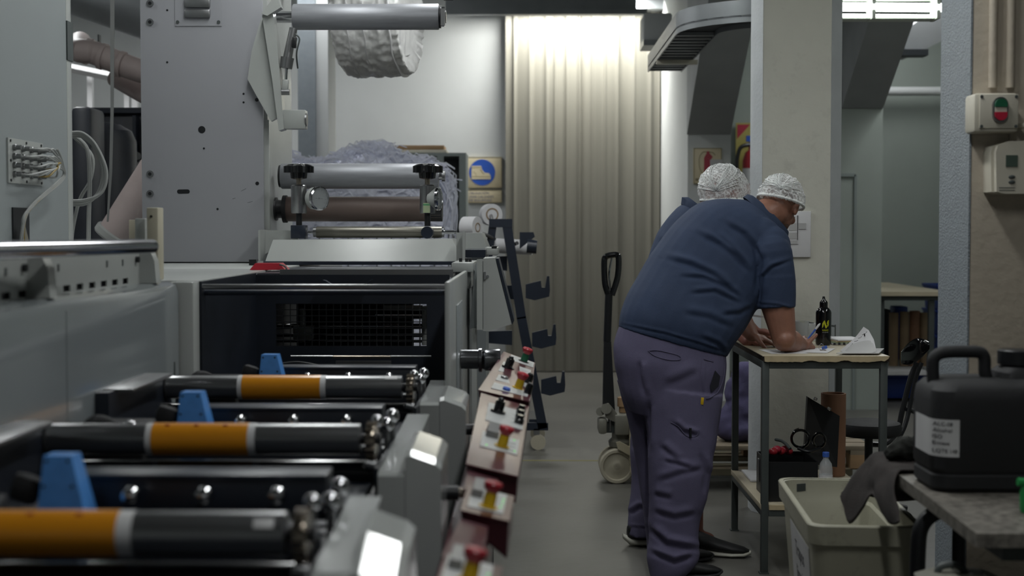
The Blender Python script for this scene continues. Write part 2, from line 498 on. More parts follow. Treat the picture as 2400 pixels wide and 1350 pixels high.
for k in range(5):
    r_ = .012 + .003 * (k % 2)
    MB().tube([(cx_ - .09 + .042 * k, 11.1, zt + .02), (cx_ - .09 + .042 * k, 9.0, zt + .025), (cx_ + .1 + .03 * k, 8.62 - .02 * k, zt + .03), (1.79, 8.45, zt + .03)], r_, 6).build('cable', 'tray_dark', t)
# middle column
D = 7.25
xa, xb, xc, xd = 1.150, 1.183, 1.527, 1.592
poly = [(xa, D + .06), (xb, D), (xc, D), (xd, D + .06), (xd, D + .18), (xa, D + .18)]
mb = MB(); mb.prism(poly, 'xy', 0, CEIL)
o = struct(mb.build('column', 'column_paint'), 'square white painted column behind the work table')
# plastered corner guards, bluish
mb = MB(); mb.prism([(xc + .002, D - .002), (xd + .002, D + .058), (xd + .003, D + .17), (xd - .005, D + .17), (xc - .005, D + .02)], 'xy', .001, CEIL)
mb.prism([(xb - .001, D - .002), (xb + .004, D + .02), (xa + .003, D + .17), (xa - .003, D + .17), (xa - .002, D + .058)], 'xy', .001, CEIL)
struct(mb.build('trim_4', 'chamfer_grey'))
# right column
mb = MB(); mb.box(1.42, 2.0, 4.6, 4.93, 0, CEIL, .008)
struct(mb.build('column', 'beige_paint'), 'beige painted column at the right carrying the switches')
mb = MB(); mb.box(1.414, 1.42, 4.6, 4.93, 0, CEIL)
struct(mb.build('trim_5', 'column_blue'))
# conduits
for k, (px, zb_) in enumerate(((2330, 1.905), (2371, 1.905))):
    o = MB().cyl((X(px, 4.55), 4.585, zb_), (X(px, 4.55), 4.585, CEIL), .014).build('conduit', 'beige_paint')
    tag(o, ['beige conduit entering the switch box near its middle', 'beige conduit at the right end of the switch box'][k], 'conduit', 'conduits above the switch box')
o = MB().cyl((X(2378, 4.55), 4.588, 1.68), (X(2378, 4.55), 4.588, 1.8), .008).build('conduit', 'beige_paint')
tag(o, 'short conduit between switch box and thermostat', 'conduit')
# button box
D = 4.5
a, b_ = at(2283, 218, D), at(2388, 310, D)
t = thing('switch_box', 'white push button box with green and red button on column', 'switch', (a.x, 4.55, b_.z))
MB().box(a.x, b_.x, D, 4.6, b_.z, a.z, .012).build('housing', 'box_cream', t)
MB().box(a.x + .016, b_.x - .004, D - .006, D, b_.z + .012, a.z - .004, .006).build('front_cover', 'box_cream', t)
c = at(2341, 258, D)
def pill(mb, cx, cz, w_, h_, y0, y1, lo=-9, hi=9, n=12):
    pts = []
    for k in range(2 * n):
        an = 2 * PI * k / (2 * n)
        z = (h_ - w_) * (1 if math.sin(an) >= 0 else -1) + w_ * math.sin(an)
        pts.append((cx + w_ * math.cos(an), cz + max(lo, min(hi, z))))
    return mb.prism(pts, 'xz', y1, y0)
pill(MB(), c.x, c.z, .024, .040, D - .018, D).build('bezel', 'chrome_dark', t)
b1 = pill(MB(), c.x, c.z, .019, .034, D - .026, D - .017, lo=.008).build('start_button', 'button_green', t)
b2 = pill(MB(), c.x, c.z, .019, .034, D - .026, D - .017, hi=-.008).build('stop_button', 'button_red', t)
MB().box(c.x - .018, c.x + .018, D - .022, D - .015, c.z - .008, c.z + .008).build('pilot_lens', 'box_cream', t)
for dx in (.022, b_.x - a.x - .012):
    for dz in (.018, a.z - b_.z - .012):
        MB().cyl((a.x + dx, D - .009, b_.z + dz), (a.x + dx, D - .003, b_.z + dz), .005, seg=10).build('screw', 'frame_steel', t)
# thermostat
a, b_ = at(2327, 334, D), at(2420, 454, D)
t = thing('thermostat', 'cream wall thermostat with small display below the switch box', 'thermostat', (a.x, 4.55, b_.z))
mb = MB(); w_ = b_.x - a.x
pl = [(a.x + .004, b_.z + .006), (a.x + .03, b_.z), (b_.x, b_.z), (b_.x, a.z + .006), (a.x + .05, a.z + .004), (a.x + .006, a.z - .01), (a.x, a.z - .03)]
mb.prism(pl, 'xz', D + .02, 4.6); mb.build('back_case', 'box_cream', t)
mb = MB(); mb.prism([(p_[0] + (.008 if p_[0] < a.x + .04 else 0), p_[1]) for p_ in pl], 'xz', D - .005, D + .02); mb.build('front_case', 'box_cream', t)
p, q = at(2356, 364, D), at(2383, 391, D)
MB().box(p.x, q.x, D - .008, D - .004, q.z, p.z).build('display', 'lcd', t)
for py in (415, 427):
    p = at(2370, py, D)
    MB().ell((p.x, D - .006, p.z), (.011, .004, .006)).build('button', 'frame_steel', t)
for k in range(2):
    p = at(2340, 440 + 6 * k, D); MB().box(p.x, p.x + .05, D - .0062, D - .0045, p.z - .001, p.z + .001).build('printed_line', 'frame_steel', t)
o = MB().box(X(2394, D), X(2410, D), D, 4.6, Z(345, D, 2400) + .06, Z(285, D, 2400), .01).build('wall_socket', 'box_cream')
tag(o, 'edge of a cream box on the column right of the switch box', 'box')

# fluorescent batten between the columns
D = 8.45
t = thing('fluorescent_lamp', 'twin white fluorescent lamp hanging between the two columns', 'lamp', (2.05, D, 2.75))
a, b_ = at(1945, 3, D), at(2204, 45, D)
z1 = Z(0, D, 2100) + .03
MB().box(X(1930, D, 0), X(2203, D, 0), D + .03, D + .13, z1 - .02, z1 + .05, .01).build('lamp_body', 'lamp_body', t)
zc = Z(16, D, 2100)
MB().cyl((X(1930, D, 0), D - .03, zc - .004), (X(2207, D, 0), D - .03, zc - .01), .026, seg=20).build('lamp_tube', 'lamp_tube', t)
MB().cyl((X(1930, D, 0), D + .10, Z(31, D, 2100)), (X(2203, D, 0), D + .10, Z(34, D, 2100)), .014, seg=16).build('rear_tube', 'lamp_tube', t)
MB().box(X(1930, D, 0), X(2203, D, 0), D - .005, D + .12, Z(44, D, 2100), Z(41, D, 2100)).build('reflector_lip', 'lamp_body', t)
for px in (2044, 2195):
    MB().box(X(px, D, 0) - .01, X(px, D, 0) + .01, D - .05, D + .1, Z(46, D, 2100), z1).build('tube_holder', 'lamp_body', t)
MB().box(2.0, 2.01, D + .08, D + .09, z1, CEIL).build('suspension_wire', 'steel', t)
MB().box(2.3, 2.31, D + .08, D + .09, z1, CEIL).build('suspension_wire', 'steel', t)
# bodies of the added ceiling battens (unseen, above the frame)
where = ['above the right of the nearest station', 'above the aisle beside the consoles', 'above the press tower', 'above the wrapped drum', 'before the white back wall', 'over the near end of the right bay', 'over the far end of the right bay', 'over the left aisle by the cabinet', 'over the far left pipes', 'right of the beige column']
for (lx, ly, lz, lp), wtxt in zip(LAMPS, where):
    t = thing('added_batten', 'added fluorescent ceiling batten ' + wtxt, 'lamp', (lx, ly, CEIL), 'added ceiling battens')
    MB().box(lx - .09, lx + .09, ly - .78, ly + .78, lz, lz + .06, .01).build('lamp_body', 'lamp_body', t)
    for s_ in (-.05, .05): MB().cyl((lx + s_, ly - .75, lz - .015), (lx + s_, ly + .75, lz - .015), .013, seg=10).build('lamp_tube', 'lamp_tube', t)
    for s_ in (-.6, .6): MB().box(lx - .005, lx + .005, ly + s_ - .005, ly + s_ + .005, lz + .06, CEIL).build('suspension_wire', 'steel', t)

# ================================================================ background, left to right
# wrapped drum hanging in the middle distance
D = 8.6
cx0, cx1 = X(806, D, 100), X(962, D, 100); zc = Z(180, D, 880) + .36
t = thing('wrapped_drum', 'big drum wrapped in crinkled white plastic hanging above the rollers', 'drum', ((cx0 + cx1) / 2, D, zc))
mb = MB(); prof = []
W_ = cx1 - cx0
for k in range(57):
    u = k / 56; rr = .36 - .02 * abs(math.sin(u * 4 * PI)) * .35
    if u < .1: rr -= .05 * (1 - u / .1) ** 1.5
    if u > .85: rr -= .02 * ((u - .85) / .15)
    prof.append((rr, (u - .5) * W_))
prof = [(.2, -.5 * W_)] + prof + [(.33, .5 * W_ + .005), (.24, .5 * W_ - .03)]
mb.lathe(V(((cx0 + cx1) / 2, D, zc)), V((1, -.16, .0)), prof, 180)
def crinkle(c, n_):
    q = c * 18
    return c + n_ * (.014 * noise.noise(V((q.x * .8, q.y * 1.6, q.z * 1.6))) + .012 * abs(noise.noise(q * 2.2)))
mb.build('drum_shell', 'wrap', t, smooth=60, fn=crinkle)
for k in (.28, .52, .9):
    mb = MB(); p = V(((cx0 + cx1) / 2, D, zc)) + V((1, -.16, 0)).normalized() * ((k - .5) * W_)
    mb.lathe(p, V((1, -.16, 0)), [(.352, -.006), (.366, -.003), (.366, .003), (.352, .006)], 90)
    mb.build('binding_strap', 'plate_white', t, fn=lambda c, n_: c + V((.004 * math.sin(c.z * 40), 0, 0)))
for s_ in (-.1, .12):
    MB().cyl((cx0 + .2 + s_, D, zc + .3), (cx0 + .2 + s_, D, CEIL), .012).build('hanger_rod', 'steel', t)
# second shelf-like duct behind top roller
struct(MB().box(X(700, 12.4), X(742, 12.4), 12.4, 12.9, 0, CEIL).build('wall_pillar_blue', 'column_blue'))
struct(MB().box(X(742, 12.42), X(771, 12.42), 12.42, 12.9, 0, CEIL).build('wall_pillar_pale', 'white_wall'))
# waste strip pile in a wire container
D = 10.6
xa, xb = X(648, D), X(1052, D)
t = thing('wire_container', 'wire mesh container holding the heap of white paper strips', 'container', ((xa + xb) / 2, D + .4, 0))
mb = MB()
for k in range(13):
    x = xa + (xb - xa) * k / 12
    mb.cyl((x, D, .12), (x, D, 1.42), .005, seg=5)
for k in range(10): mb.cyl((xa, D, .12 + k * .14), (xb, D, .12 + k * .14), .005, seg=5)
mb.build('front_mesh', 'steel', t)
mb = MB()
for x in (xa, xb):
    for k in range(7):
        y = D + k * .13; mb.cyl((x, y, .12), (x, y, 1.42), .005, seg=5)
    for k in range(10): mb.cyl((x, D, .12 + k * .14), (x, D + .8, .12 + k * .14), .005, seg=5)
mb.build('side_mesh', 'steel', t)
MB().box(xa, xb, D, D + .8, .1, .13).build('base_panel', 'steel', t)
for x in (xa + .03, xb - .03):
    for y in (D + .03, D + .77): MB().box(x - .03, x + .03, y - .03, y + .03, 0, .1).build('leg', 'steel', t)
random.seed(7)
mb = MB()
def heap_top(px): # silhouette of the heap in the photo
    pts_ = [(655, 380), (672, 350), (700, 372), (770, 376), (800, 358), (850, 338), (890, 336), (930, 352), (960, 372), (985, 366), (1010, 380), (1040, 392), (1056, 430)]
    for (a0, b0), (a1, b1) in zip(pts_, pts_[1:]):
        if a0 <= px <= a1: return b0 + (b1 - b0) * (px - a0) / (a1 - a0)
    return 400
nx, ny = 60, 14
grid = []
for j in range(ny + 1):
    row = []
    for i in range(nx + 1):
        px = 655 + 401 * i / nx; u = j / ny
        zt = Z(heap_top(px), D + .3, 850); s_ = math.sin(PI * min(1, max(0, u * .9 + .05))) ** .5
        row.append(V((X(px, D + .05), D + .03 + .72 * u, .3 + (zt - .3 - .03) * (.86 + .14 * s_) + .04 * noise.noise(V((i * .5, j * .7, 0))))))
    grid.append(row)
b_m = mb.bm
vs = [[b_m.verts.new(p) for p in r] for r in grid]
for j in range(ny):
    for i in range(nx): mb._face([vs[j][i], vs[j][i + 1], vs[j + 1][i + 1], vs[j + 1][i]])
lo = [b_m.verts.new(V((p.co.x, p.co.y, .14))) for p in vs[0]]
for i in range(nx): mb._face([lo[i], lo[i + 1], vs[0][i + 1], vs[0][i]])
for k in range(1500):
    px = random.uniform(655, 1052); D_ = D + random.uniform(-.02, .6)
    top = Z(heap_top(px), D + .3, 850)
    z = top - abs(random.gauss(0, .05)) + .01 if random.random() < .55 else random.uniform(.7, top)
    if z < top - .12: D_ = D + random.uniform(-.015, .03)
    p = V((X(px, D_), D_, z)); L_ = random.uniform(.08, .24); a_ = random.uniform(0, 2 * PI)
    wd = random.uniform(.003, .007); q = []
    d = V((math.cos(a_), .4 * math.sin(a_), random.uniform(-.6, .5)))
    for i in range(5):
        u = i / 4; q.append(p + d * (u - .5) * L_ + V((0, 0, -.25 * L_ * (2 * u - 1) ** 2 + .012 * math.sin(u * 9 + k))))
    n_ = V((0, .3, 1)) * wd
    for i in range(4):
        mb._face([b_m.verts.new(q[i] - n_), b_m.verts.new(q[i + 1] - n_), b_m.verts.new(q[i + 1] + n_), b_m.verts.new(q[i] + n_)])
for k in range(60):   # strips hanging over the right rim
    px = random.uniform(1030, 1066); zz = Z(heap_top(min(px, 1052)), D, 850)
    p0 = V((X(1035, D) + random.uniform(-.05, .02), D + random.uniform(-.04, .3), zz - .02))
    p1 = p0 + V((random.uniform(.02, .09), -.02, -random.uniform(.15, .6)))
    mid = (p0 + p1) / 2 + V((.06, -.02, .05)); n_ = V((.004, .004, 0))
    q = catmull([p0, mid, p1], 4)
    for i in range(len(q) - 1):
        mb._face([b_m.verts.new(q[i] - n_), b_m.verts.new(q[i + 1] - n_), b_m.verts.new(q[i + 1] + n_), b_m.verts.new(q[i] + n_)])
o = mb.build('paper_strips', 'shred')
tag(o, 'heap of bluish white trimmed paper strips in the wire container', 'paper waste', kind='stuff')

# grey cabinet with boards on top
D = 12.9
xa, xb = X(925, D), X(1092, D); zt = Z(358, D)
t = thing('open_shelf_cabinet', 'grey green open steel shelf cabinet behind the paper strips', 'cabinet', ((xa + xb) / 2, D + .25, 0))
MB().box(xa, xb, D, D + .5, zt - .03, zt).build('top_panel', 'cabinet_green', t)
for x in (xa, xb - .06): MB().box(x, x + .06, D, D + .5, 0, zt - .03).build('side_panel', 'cabinet_green', t)
MB().box(xa + .06, xb - .06, D + .48, D + .5, 0, zt - .03).build('back_panel', 'frame_steel', t)
for z in (.3, .8, 1.3): MB().box(xa + .06, xb - .06, D + .01, D + .48, z, z + .02).build('shelf', 'cabinet_green', t)
MB().box(xb - .26, xb - .2, D - .01, D + .02, 0, zt - .03).build('door_edge', 'cabinet_green', t)
a, b_ = at(928, 350, D), at(1046, 356, D)
o = MB().box(a.x - .02, b_.x, D + .05, D + .4, zt, zt + .03, .004).build('board', 'box_cream')
tag(o, 'pale board lying on the grey cabinet, under the brown board', 'board', 'boards on the cabinet')
o = MB().box(X(924, D), X(1040, D), D + .06, D + .38, zt + .031, zt + .072, .004).build('board', 'wood')
tag(o, 'brown wooden board on top of the pale board on the cabinet', 'board', 'boards on the cabinet')

# safety shoe sign
D = 14.66
t = thing('safety_sign', 'cream wall sign with white safety boot in blue circle', 'sign', (X(1135, D), 14.69, Z(475, D)))
a, b_ = at(1095, 368, D), at(1176, 440, D)
MB().box(a.x, b_.x, D, 14.7, b_.z, a.z, .004).build('sign_panel', 'sign_cream', t)
c = at(1130, 404, D)
MB().cyl((c.x, D, c.z), (c.x, D - .004, c.z), .134, seg=48).build('blue_disc', 'sign_blue', t)
k_ = D / FPX
bp = [(-27, -8), (-27, 16), (22, 16), (22, 8), (16, 1), (5, 1), (0, -4), (-2, -14), (-27, -14)]
bp = [(-24.5, -15), (-2, -15), (0, -6), (6, 1), (16, 2), (20, 8), (20, 16), (-25, 16)]
MB().prism([(c.x + p_[0] * k_, c.z - p_[1] * k_) for p_ in bp], 'xz', D - .008, D - .003).build('boot_pictogram', 'sign_cream', t)
mb = MB()
for (u0, v0, u1, v1) in ((-25, 9.5, 20, 10.5), (-25, -12, -2, -11)): mb.box(c.x + u0 * k_, c.x + u1 * k_, D - .0095, D - .007, c.z - v1 * k_, c.z - v0 * k_)
mb.tube([(c.x - 21 * k_, D - .008, c.z + 2 * k_), (c.x - 16 * k_, D - .008, c.z - 2 * k_), (c.x - 13 * k_, D - .008, c.z - 9 * k_)], .002, 5)
mb.tube([(c.x - 4 * k_, D - .008, c.z + 8 * k_), (c.x + 0 * k_, D - .008, c.z + 1 * k_), (c.x + 5 * k_, D - .008, c.z - 4 * k_)], .003, 5)
mb.build('boot_outline', 'sign_line', t)
a, b_ = at(1095, 445, D), at(1176, 475, D)
MB().box(a.x, b_.x, D, 14.7, b_.z, a.z, .004).build('text_panel', 'sign_cream', t)
for k, s_ in enumerate(('OBLIGACION', 'USAR CALZADO', 'DE SEGURIDAD')):
    p = at(1099, 453 + k * 8.5, D)
    wall_text('sign_lettering', s_, .034, (p.x, D - .001, p.z - .01), 'ink_blue', t)
def frame_lines(t, a, b_, D, w_=.004, m_='sign_line'):
    mb = MB()
    for (x0, x1, z0, z1) in ((a.x, b_.x, a.z - w_, a.z), (a.x, b_.x, b_.z, b_.z + w_), (a.x, a.x + w_, b_.z, a.z), (b_.x - w_, b_.x, b_.z, a.z)):
        mb.box(x0, x1, D - .003, D + .001, z0, z1)
    mb.build('sign_border', m_, t)
frame_lines(t, at(1095, 368, D), at(1176, 440, D), D); frame_lines(t, at(1095, 445, D), at(1176, 475, D), D)

# extinguisher sign on pillar, extinguisher beyond
D = 12.03
t = thing('extinguisher_sign', 'cream sign with a red fire extinguisher drawing on the pillar', 'sign', (X(1657, D), 12.06, Z(430, D)))
a, b_ = at(1626, 347, D), at(1691, 431, D)
MB().box(a.x, b_.x, D, 12.07, b_.z, a.z, .004).build('sign_panel', 'sign_cream', t); frame_lines(t, a, b_, D, .006)
k_ = D / FPX; c = at(1659, 392, D)
MB().prism([(c.x + u * k_, c.z - v * k_) for u, v in ((-9, 20), (8, 20), (8, -20), (11, -24), (3, -33), (3, -37), (-3, -37), (-3, -33), (-9, -22))], 'xz', D - .006, D - .001).build('extinguisher_pictogram', 'sign_red', t)
mb = MB(); mb.tube([(c.x - 1 * k_, D - .003, c.z + 35 * k_), (c.x - 12 * k_, D - .003, c.z + 35 * k_), (c.x - 20 * k_, D - .003, c.z + 22 * k_), (c.x - 19 * k_, D - .003, c.z - 2 * k_), (c.x - 13 * k_, D - .003, c.z - 14 * k_)], .003, 5)
mb.tube([(c.x + 2 * k_, D - .003, c.z + 35 * k_), (c.x + 11 * k_, D - .003, c.z + 34 * k_), (c.x + 17 * k_, D - .003, c.z + 28 * k_)], .003, 5)
mb.build('hose_pictogram', 'sign_line', t)
a, b_ = at(1630, 418, D), at(1660, 424, D)
MB().box(a.x, b_.x, D - .003, D, b_.z, a.z).build('caption_bar', 'sign_line', t)
a, b_ = at(1664, 374, D), at(1693, 410, D)
o = MB().box(a.x, b_.x, D - .01, D - .007, b_.z, a.z).build('note_sheet', 'paper_shade')
tag(o, 'small blank white note stuck over the extinguisher sign', 'note')
D = 14.64
t = thing('hazard_board', 'yellow and red diagonal backing board behind the extinguisher', 'board', (2.3, D, 1.5))
a, b_ = at(1725, 288, D), at(1800, 440, D)
MB().box(a.x, b_.x, D, D + .02, b_.z, a.z).build('board_panel', 'sign_yellow', t)
p_ = [at(1728, 292, D), at(1758, 292, D), at(1728, 325, D)]
MB().prism([(q.x, q.z) for q in p_], 'xz', D - .004, D).build('red_stripe', 'sign_red', t)
MB().box(a.x + .05, a.x + .1, D + .02, 14.71, a.z - .3, a.z - .25).build('bracket', 'steel', t)
D = 14.45; c = at(1760, 395, D)
t = thing('fire_extinguisher', 'red fire extinguisher hanging beside the white column', 'fire extinguisher', (c.x, D, c.z - .3))
MB().lathe((c.x, D, c.z - .28), (0, 0, 1), [(.07, 0), (.085, .02), (.085, .36), (.06, .44), (.025, .47), (.025, .52)], 24).build('cylinder_body', 'red', t)
MB().tube([(c.x, D - .03, c.z + .24), (c.x - .12, D - .06, c.z + .2), (c.x - .15, D - .06, c.z), (c.x - .1, D - .06, c.z - .15)], .02, 8).build('hose', 'black', t)
MB().box(c.x - .02, c.x + .02, D + .07, 14.71, c.z - .1, c.z - .06).build('wall_hook', 'steel', t)
MB().box(c.x - .02, c.x + .1, D - .02, D + .02, c.z + .24, c.z + .27).build('handle', 'black', t)
MB().box(c.x - .05, c.x + .02, D - .02, D + .02, c.z + .27, c.z + .33).build('safety_tag', 'sign_blue', t)
MB().lathe((c.x, D, c.z - .16), (0, 0, 1), [(.0865, 0), (.0865, .16)], 24, False).build('label_band', 'paper', t)

# rolling A-frame rack with hooks
D = 9.35
rack = t = thing('roll_rack', 'dark navy A-frame rack with hooked arms on castors', 'rack', (X(1230, D), D, 0))
def barp(mb, pts, w_, y0, y1):
    """bar through px points, w_ metres wide"""
    P = [at(px, py, D) for px, py in pts]
    for a, b_ in zip(P, P[1:]):
        d = V((b_.x - a.x, 0, b_.z - a.z)).normalized(); n_ = V((-d.z, 0, d.x)) * w_ / 2
        mb.rings([[V((q.x, y, q.z)) for q in (a - n_ - d * .005, b_ - n_ + d * .005, b_ + n_ + d * .005, a + n_ - d * .005)] for y in (y0, y1)])
mb = MB(); barp(mb, [(1187, 520), (1222, 745), (1272, 1003)], .062, D, D + .05); mb.build('front_post', 'navy_paint', t)
mb = MB(); barp(mb, [(1156, 520), (1140, 640), (1090, 980)], .05, D + .01, D + .05); mb.build('rear_post', 'navy_paint', t)
mb = MB(); barp(mb, [(1148, 523), (1199, 523)], .055, D - .002, D + .052); mb.build('top_bar', 'navy_paint', t)
mb = MB(); barp(mb, [(1100, 1000), (1283, 1000)], .05, D, D + .05); mb.build('base_bar', 'navy_paint', t)
MB().box(X(1240, D), X(1262, D), D + .05, D + .5, Z(1000, D), Z(985, D)).build('base_bar', 'navy_paint', t)
for k, (px, py) in enumerate(((1218, 562), (1232, 677), (1247, 790), (1268, 900))):
    c = at(px, py, D); 
    q = [(0, .03), (.10, .055), (.105, .01), (.128, .01), (.14, .085), (.155, .085), (.16, -.005), (.155, -.05), (.06, -.075), (0, -.06)]
    if k == 0: q = [(0, .05), (.09, .05), (.1, .02), (.0, -.06)]
    MB().prism([(c.x + u * 1.0, c.z + v * 1.0) for u, v in q], 'xz', D - .02, D + .02).build('hook_arm', 'navy_paint', t)
for k, (px, py) in enumerate(((1205, 690), (1192, 800), (1180, 620))):
    c = at(px, py, D)
    MB().prism([(c.x + .02, c.z + .05), (c.x + .02, c.z - .05), (c.x - .22, c.z - .03), (c.x - .24, c.z + .04)], 'xz', D + .3, D + .34).build('rear_arm', 'navy_paint', t)
for (px, dy) in ((1258, 0), (1258, .42), (1120, 0)):
    x = X(px, D)
    MB().box(x - .02, x + .02, D + dy, D + dy + .04, .1, .14).build('castor_fork', 'steel', t)
    MB().cyl((x + .01, D + dy - .005, .05), (x + .01, D + dy + .04, .05), .05).build('castor_wheel', 'wheel', t)
def roll(name, label, c, ax, r, L_, ri, grp, mm='paper', core='cork'):
    t = thing(name, label, 'roll', c, grp)
    d = V(ax).normalized(); p = V(c) - d * L_ / 2
    MB().lathe(p, d, [(ri, 0), (r, 0), (r, L_), (ri, L_)], 36).build('paper_winding', mm, t)
    MB().lathe(p - d * .002, d, [(ri * .8, 0), (ri * 1.02, 0), (ri * 1.02, L_ + .004), (ri * .8, L_ + .004), (ri * .8, 0)], 24, False).build('core_tube', core, t)
    return t
gr = 'label rolls on the navy rack'
roll('label_roll', 'narrow white roll standing highest behind the navy rack', at(1150, 503, 9.9), (.35, -1, 0), .075, .07, .045, gr)
roll('label_roll', 'white roll lying left of the navy rack top', at(1104, 533, 9.2), (.9, -.5, 0), .07, .1, .03, gr)
tq = roll('label_roll', 'white roll threaded on the rack arm, pointing right', at(1203, 578, 9.62), (1, -.12, -.05), .05, .26, .02, gr)
MB().cyl(at(1235, 577, 9.3), at(1258, 579, 9.3), .045).build('end_cap', 'navy_paint', tq)
MB().cyl(at(1100, 533, 9.25), at(1160, 560, 9.38), .012).build('roll_spindle', 'steel', rack)
MB().cyl(at(1150, 503, 9.93), at(1160, 528, 9.38), .012).build('roll_spindle', 'steel', rack)
MB().cyl(at(1190, 578, 9.6), at(1212, 570, 9.38), .012).build('roll_spindle', 'steel', rack)
o = MB().tube([at(1080, 530, 9.6), at(1090, 515, 9.5), at(1088, 548, 9.5)], .012).build('blue_scraper', 'blue_crate'); tag(o, 'blue scraper sticking up beside the left white roll', 'tool')

# hand pallet truck
D = 8.19
t = thing('pallet_truck', 'hand pallet truck with black handle and cream steering wheel', 'pallet truck', (X(1445, D), D, 0))
mb = MB(); P = [at(px, py, D) for px, py in ((1424, 700), (1424, 880), (1424, 960))]
mb.cyl(at(1427, 690, D), at(1423, 800, D), .022); 
mb.rings([[at(px, 800, D) + V((0, y, 0)) for px, y in ((1415, -.02), (1432, -.02), (1432, .02), (1415, .02))], [at(px, 965, D) + V((0, y, 0)) for px, y in ((1412, -.03), (1441, -.03), (1441, .03), (1412, .03))]])
mb.build('drawbar', 'black', t)
mb = MB(); mb.tube([at(1427, 695, D), at(1418, 665, D), at(1416, 615, D), at(1420, 602, D), at(1432, 598, D), at(1446, 598, D), at(1450, 610, D), at(1447, 650, D), at(1434, 692, D)], .018, 10); mb.build('grip_loop', 'black_gloss', t)
MB().tube([at(1430, 680, D), at(1428, 640, D - .03), at(1434, 605, D - .02)], .006, 6).build('release_lever', 'chrome', t)
MB().box(X(1402, D), X(1422, D), D - .1, D + .06, Z(1012, D), Z(976, D), .015).build('pump_block', 'truck_grey', t)
MB().box(X(1440, D), X(1474, D), D - .1, D + .06, Z(1014, D), Z(967, D), .01).build('pump_body', 'truck_grey', t)
MB().box(X(1420, D), X(1442, D), D - .04, D + .06, Z(1012, D), Z(985, D), .004).build('pump_recess', 'frame_steel', t)
MB().cyl(at(1430, 975, D - .03), at(1430, 1010, D - .03), .012).build('valve_spring', 'chrome', t)
mb = MB(); mb.prism([(q.x, q.z) for q in (at(1412, 945, D), at(1425, 942, D), at(1446, 967, D), at(1440, 985, D), at(1418, 975, D))], 'xz', D - .08, D - .05)
mb.cyl(at(1421, 958, D - .1), at(1421, 958, D - .04), .03); mb.cyl(at(1407, 965, D - .08), at(1407, 965, D), .025); mb.build('pivot_plate', 'truck_grey', t)
MB().lathe(at(1462, 966, D), (0, 0, 1), [(.028, 0), (.028, .03), (.038, .035), (.038, .085), (.03, .09)]).build('lift_cap', 'wood', t)
MB().lathe(at(1458, 1045, D), (0, 0, 1), [(.075, 0), (.08, .03), (.06, .05), (.06, .08)]).build('turntable', 'truck_grey', t)
c = at(1444, 1089, D)
mb = MB(); mb.lathe(V((c.x, D - .1, .1)), V((0, 1, 0)), [(.03, .006), (.04, .012), (.075, .012), (.08, 0), (.095, 0), (.1, .006), (.1, .05), (.095, .055), (.03, .05)], 40); mb.build('steer_wheel', 'wheel', t)
mb = MB(); mb.lathe(V((c.x, D - .09, .1)), V((0, 1, 0)), [(.02, -.004), (.03, 0), (.034, .01), (.034, .03)], 24); mb.build('wheel_hub', 'black', t)
mb = MB(); mb.lathe(V((c.x, D + .04, .1)), V((0, 1, 0)), [(.03, 0), (.1, 0), (.1, .05), (.03, .05)], 32); mb.build('steer_wheel', 'wheel', t)
mb = MB(); mb.prism([(q.x, q.z) for q in (at(1441, 1030, D), at(1450, 1028, D), at(1500, 1055, D), at(1500, 1075, D), at(1445, 1045, D))], 'xz', D - .12, D - .1); mb.build('linkage', 'truck_cream', t)
for y in (D - .2, D + .3):
    MB().box(X(1475, D), X(1475, D) + 1.25, y, y + .15, .065, .115, .01).build('fork', 'truck_cream', t)
MB().box(X(1474, D), X(1500, D), D - .2, D + .45, .1, .4, .02).build('back_frame', 'truck_cream', t)
# pallet on the forks
xa = X(1560, 7.95)
t = thing('wooden_pallet', 'worn wooden pallet resting on the pallet truck forks', 'pallet', (xa + .5, 8.3, .1))
for k in range(6): MB().box(xa, xa + 1.15, 7.9 + k * .16, 7.9 + k * .16 + .13, .225, .25, .003).build('deck_board', 'wood_old', t)
for x in (xa, xa + .5, xa + 1.03):
    MB().box(x, x + .1, 7.9, 8.84, .2, .225).build('stringer_board', 'wood_old', t)
    for y in (7.9, 8.33, 8.72): MB().box(x, x + .1, y, y + .12, .12, .2).build('block', 'wood', t)
for y in (7.9, 8.33, 8.72): MB().box(xa, xa + 1.15, y, y + .1, .118, .12 + .004).build('skid_board', 'wood_old', t)
# purple sack
mb = MB()
for (px, py, r) in ((1725, 990, .1), (1700, 995, .07), (1745, 960, .1), (1735, 920, .08), (1750, 880, .07), (1770, 900, .08), (1780, 980, .1)):
    p = at(px, py, 8.1); mb.ell(p, (r * 1.1, r, r * 1.2))
mb.ell(at(1740, 1005, 8.1), (.16, .13, .07))
o = mb.build('cloth_bag', 'purple_cloth', vox=.012, sm=3, fn=lambda c, n_: c + n_ * (.02 * noise.noise(c * 9) + .008 * noise.noise(c * 25)))
tag(o, 'slumped purple cloth bag on the pallet behind the table leg', 'bag')

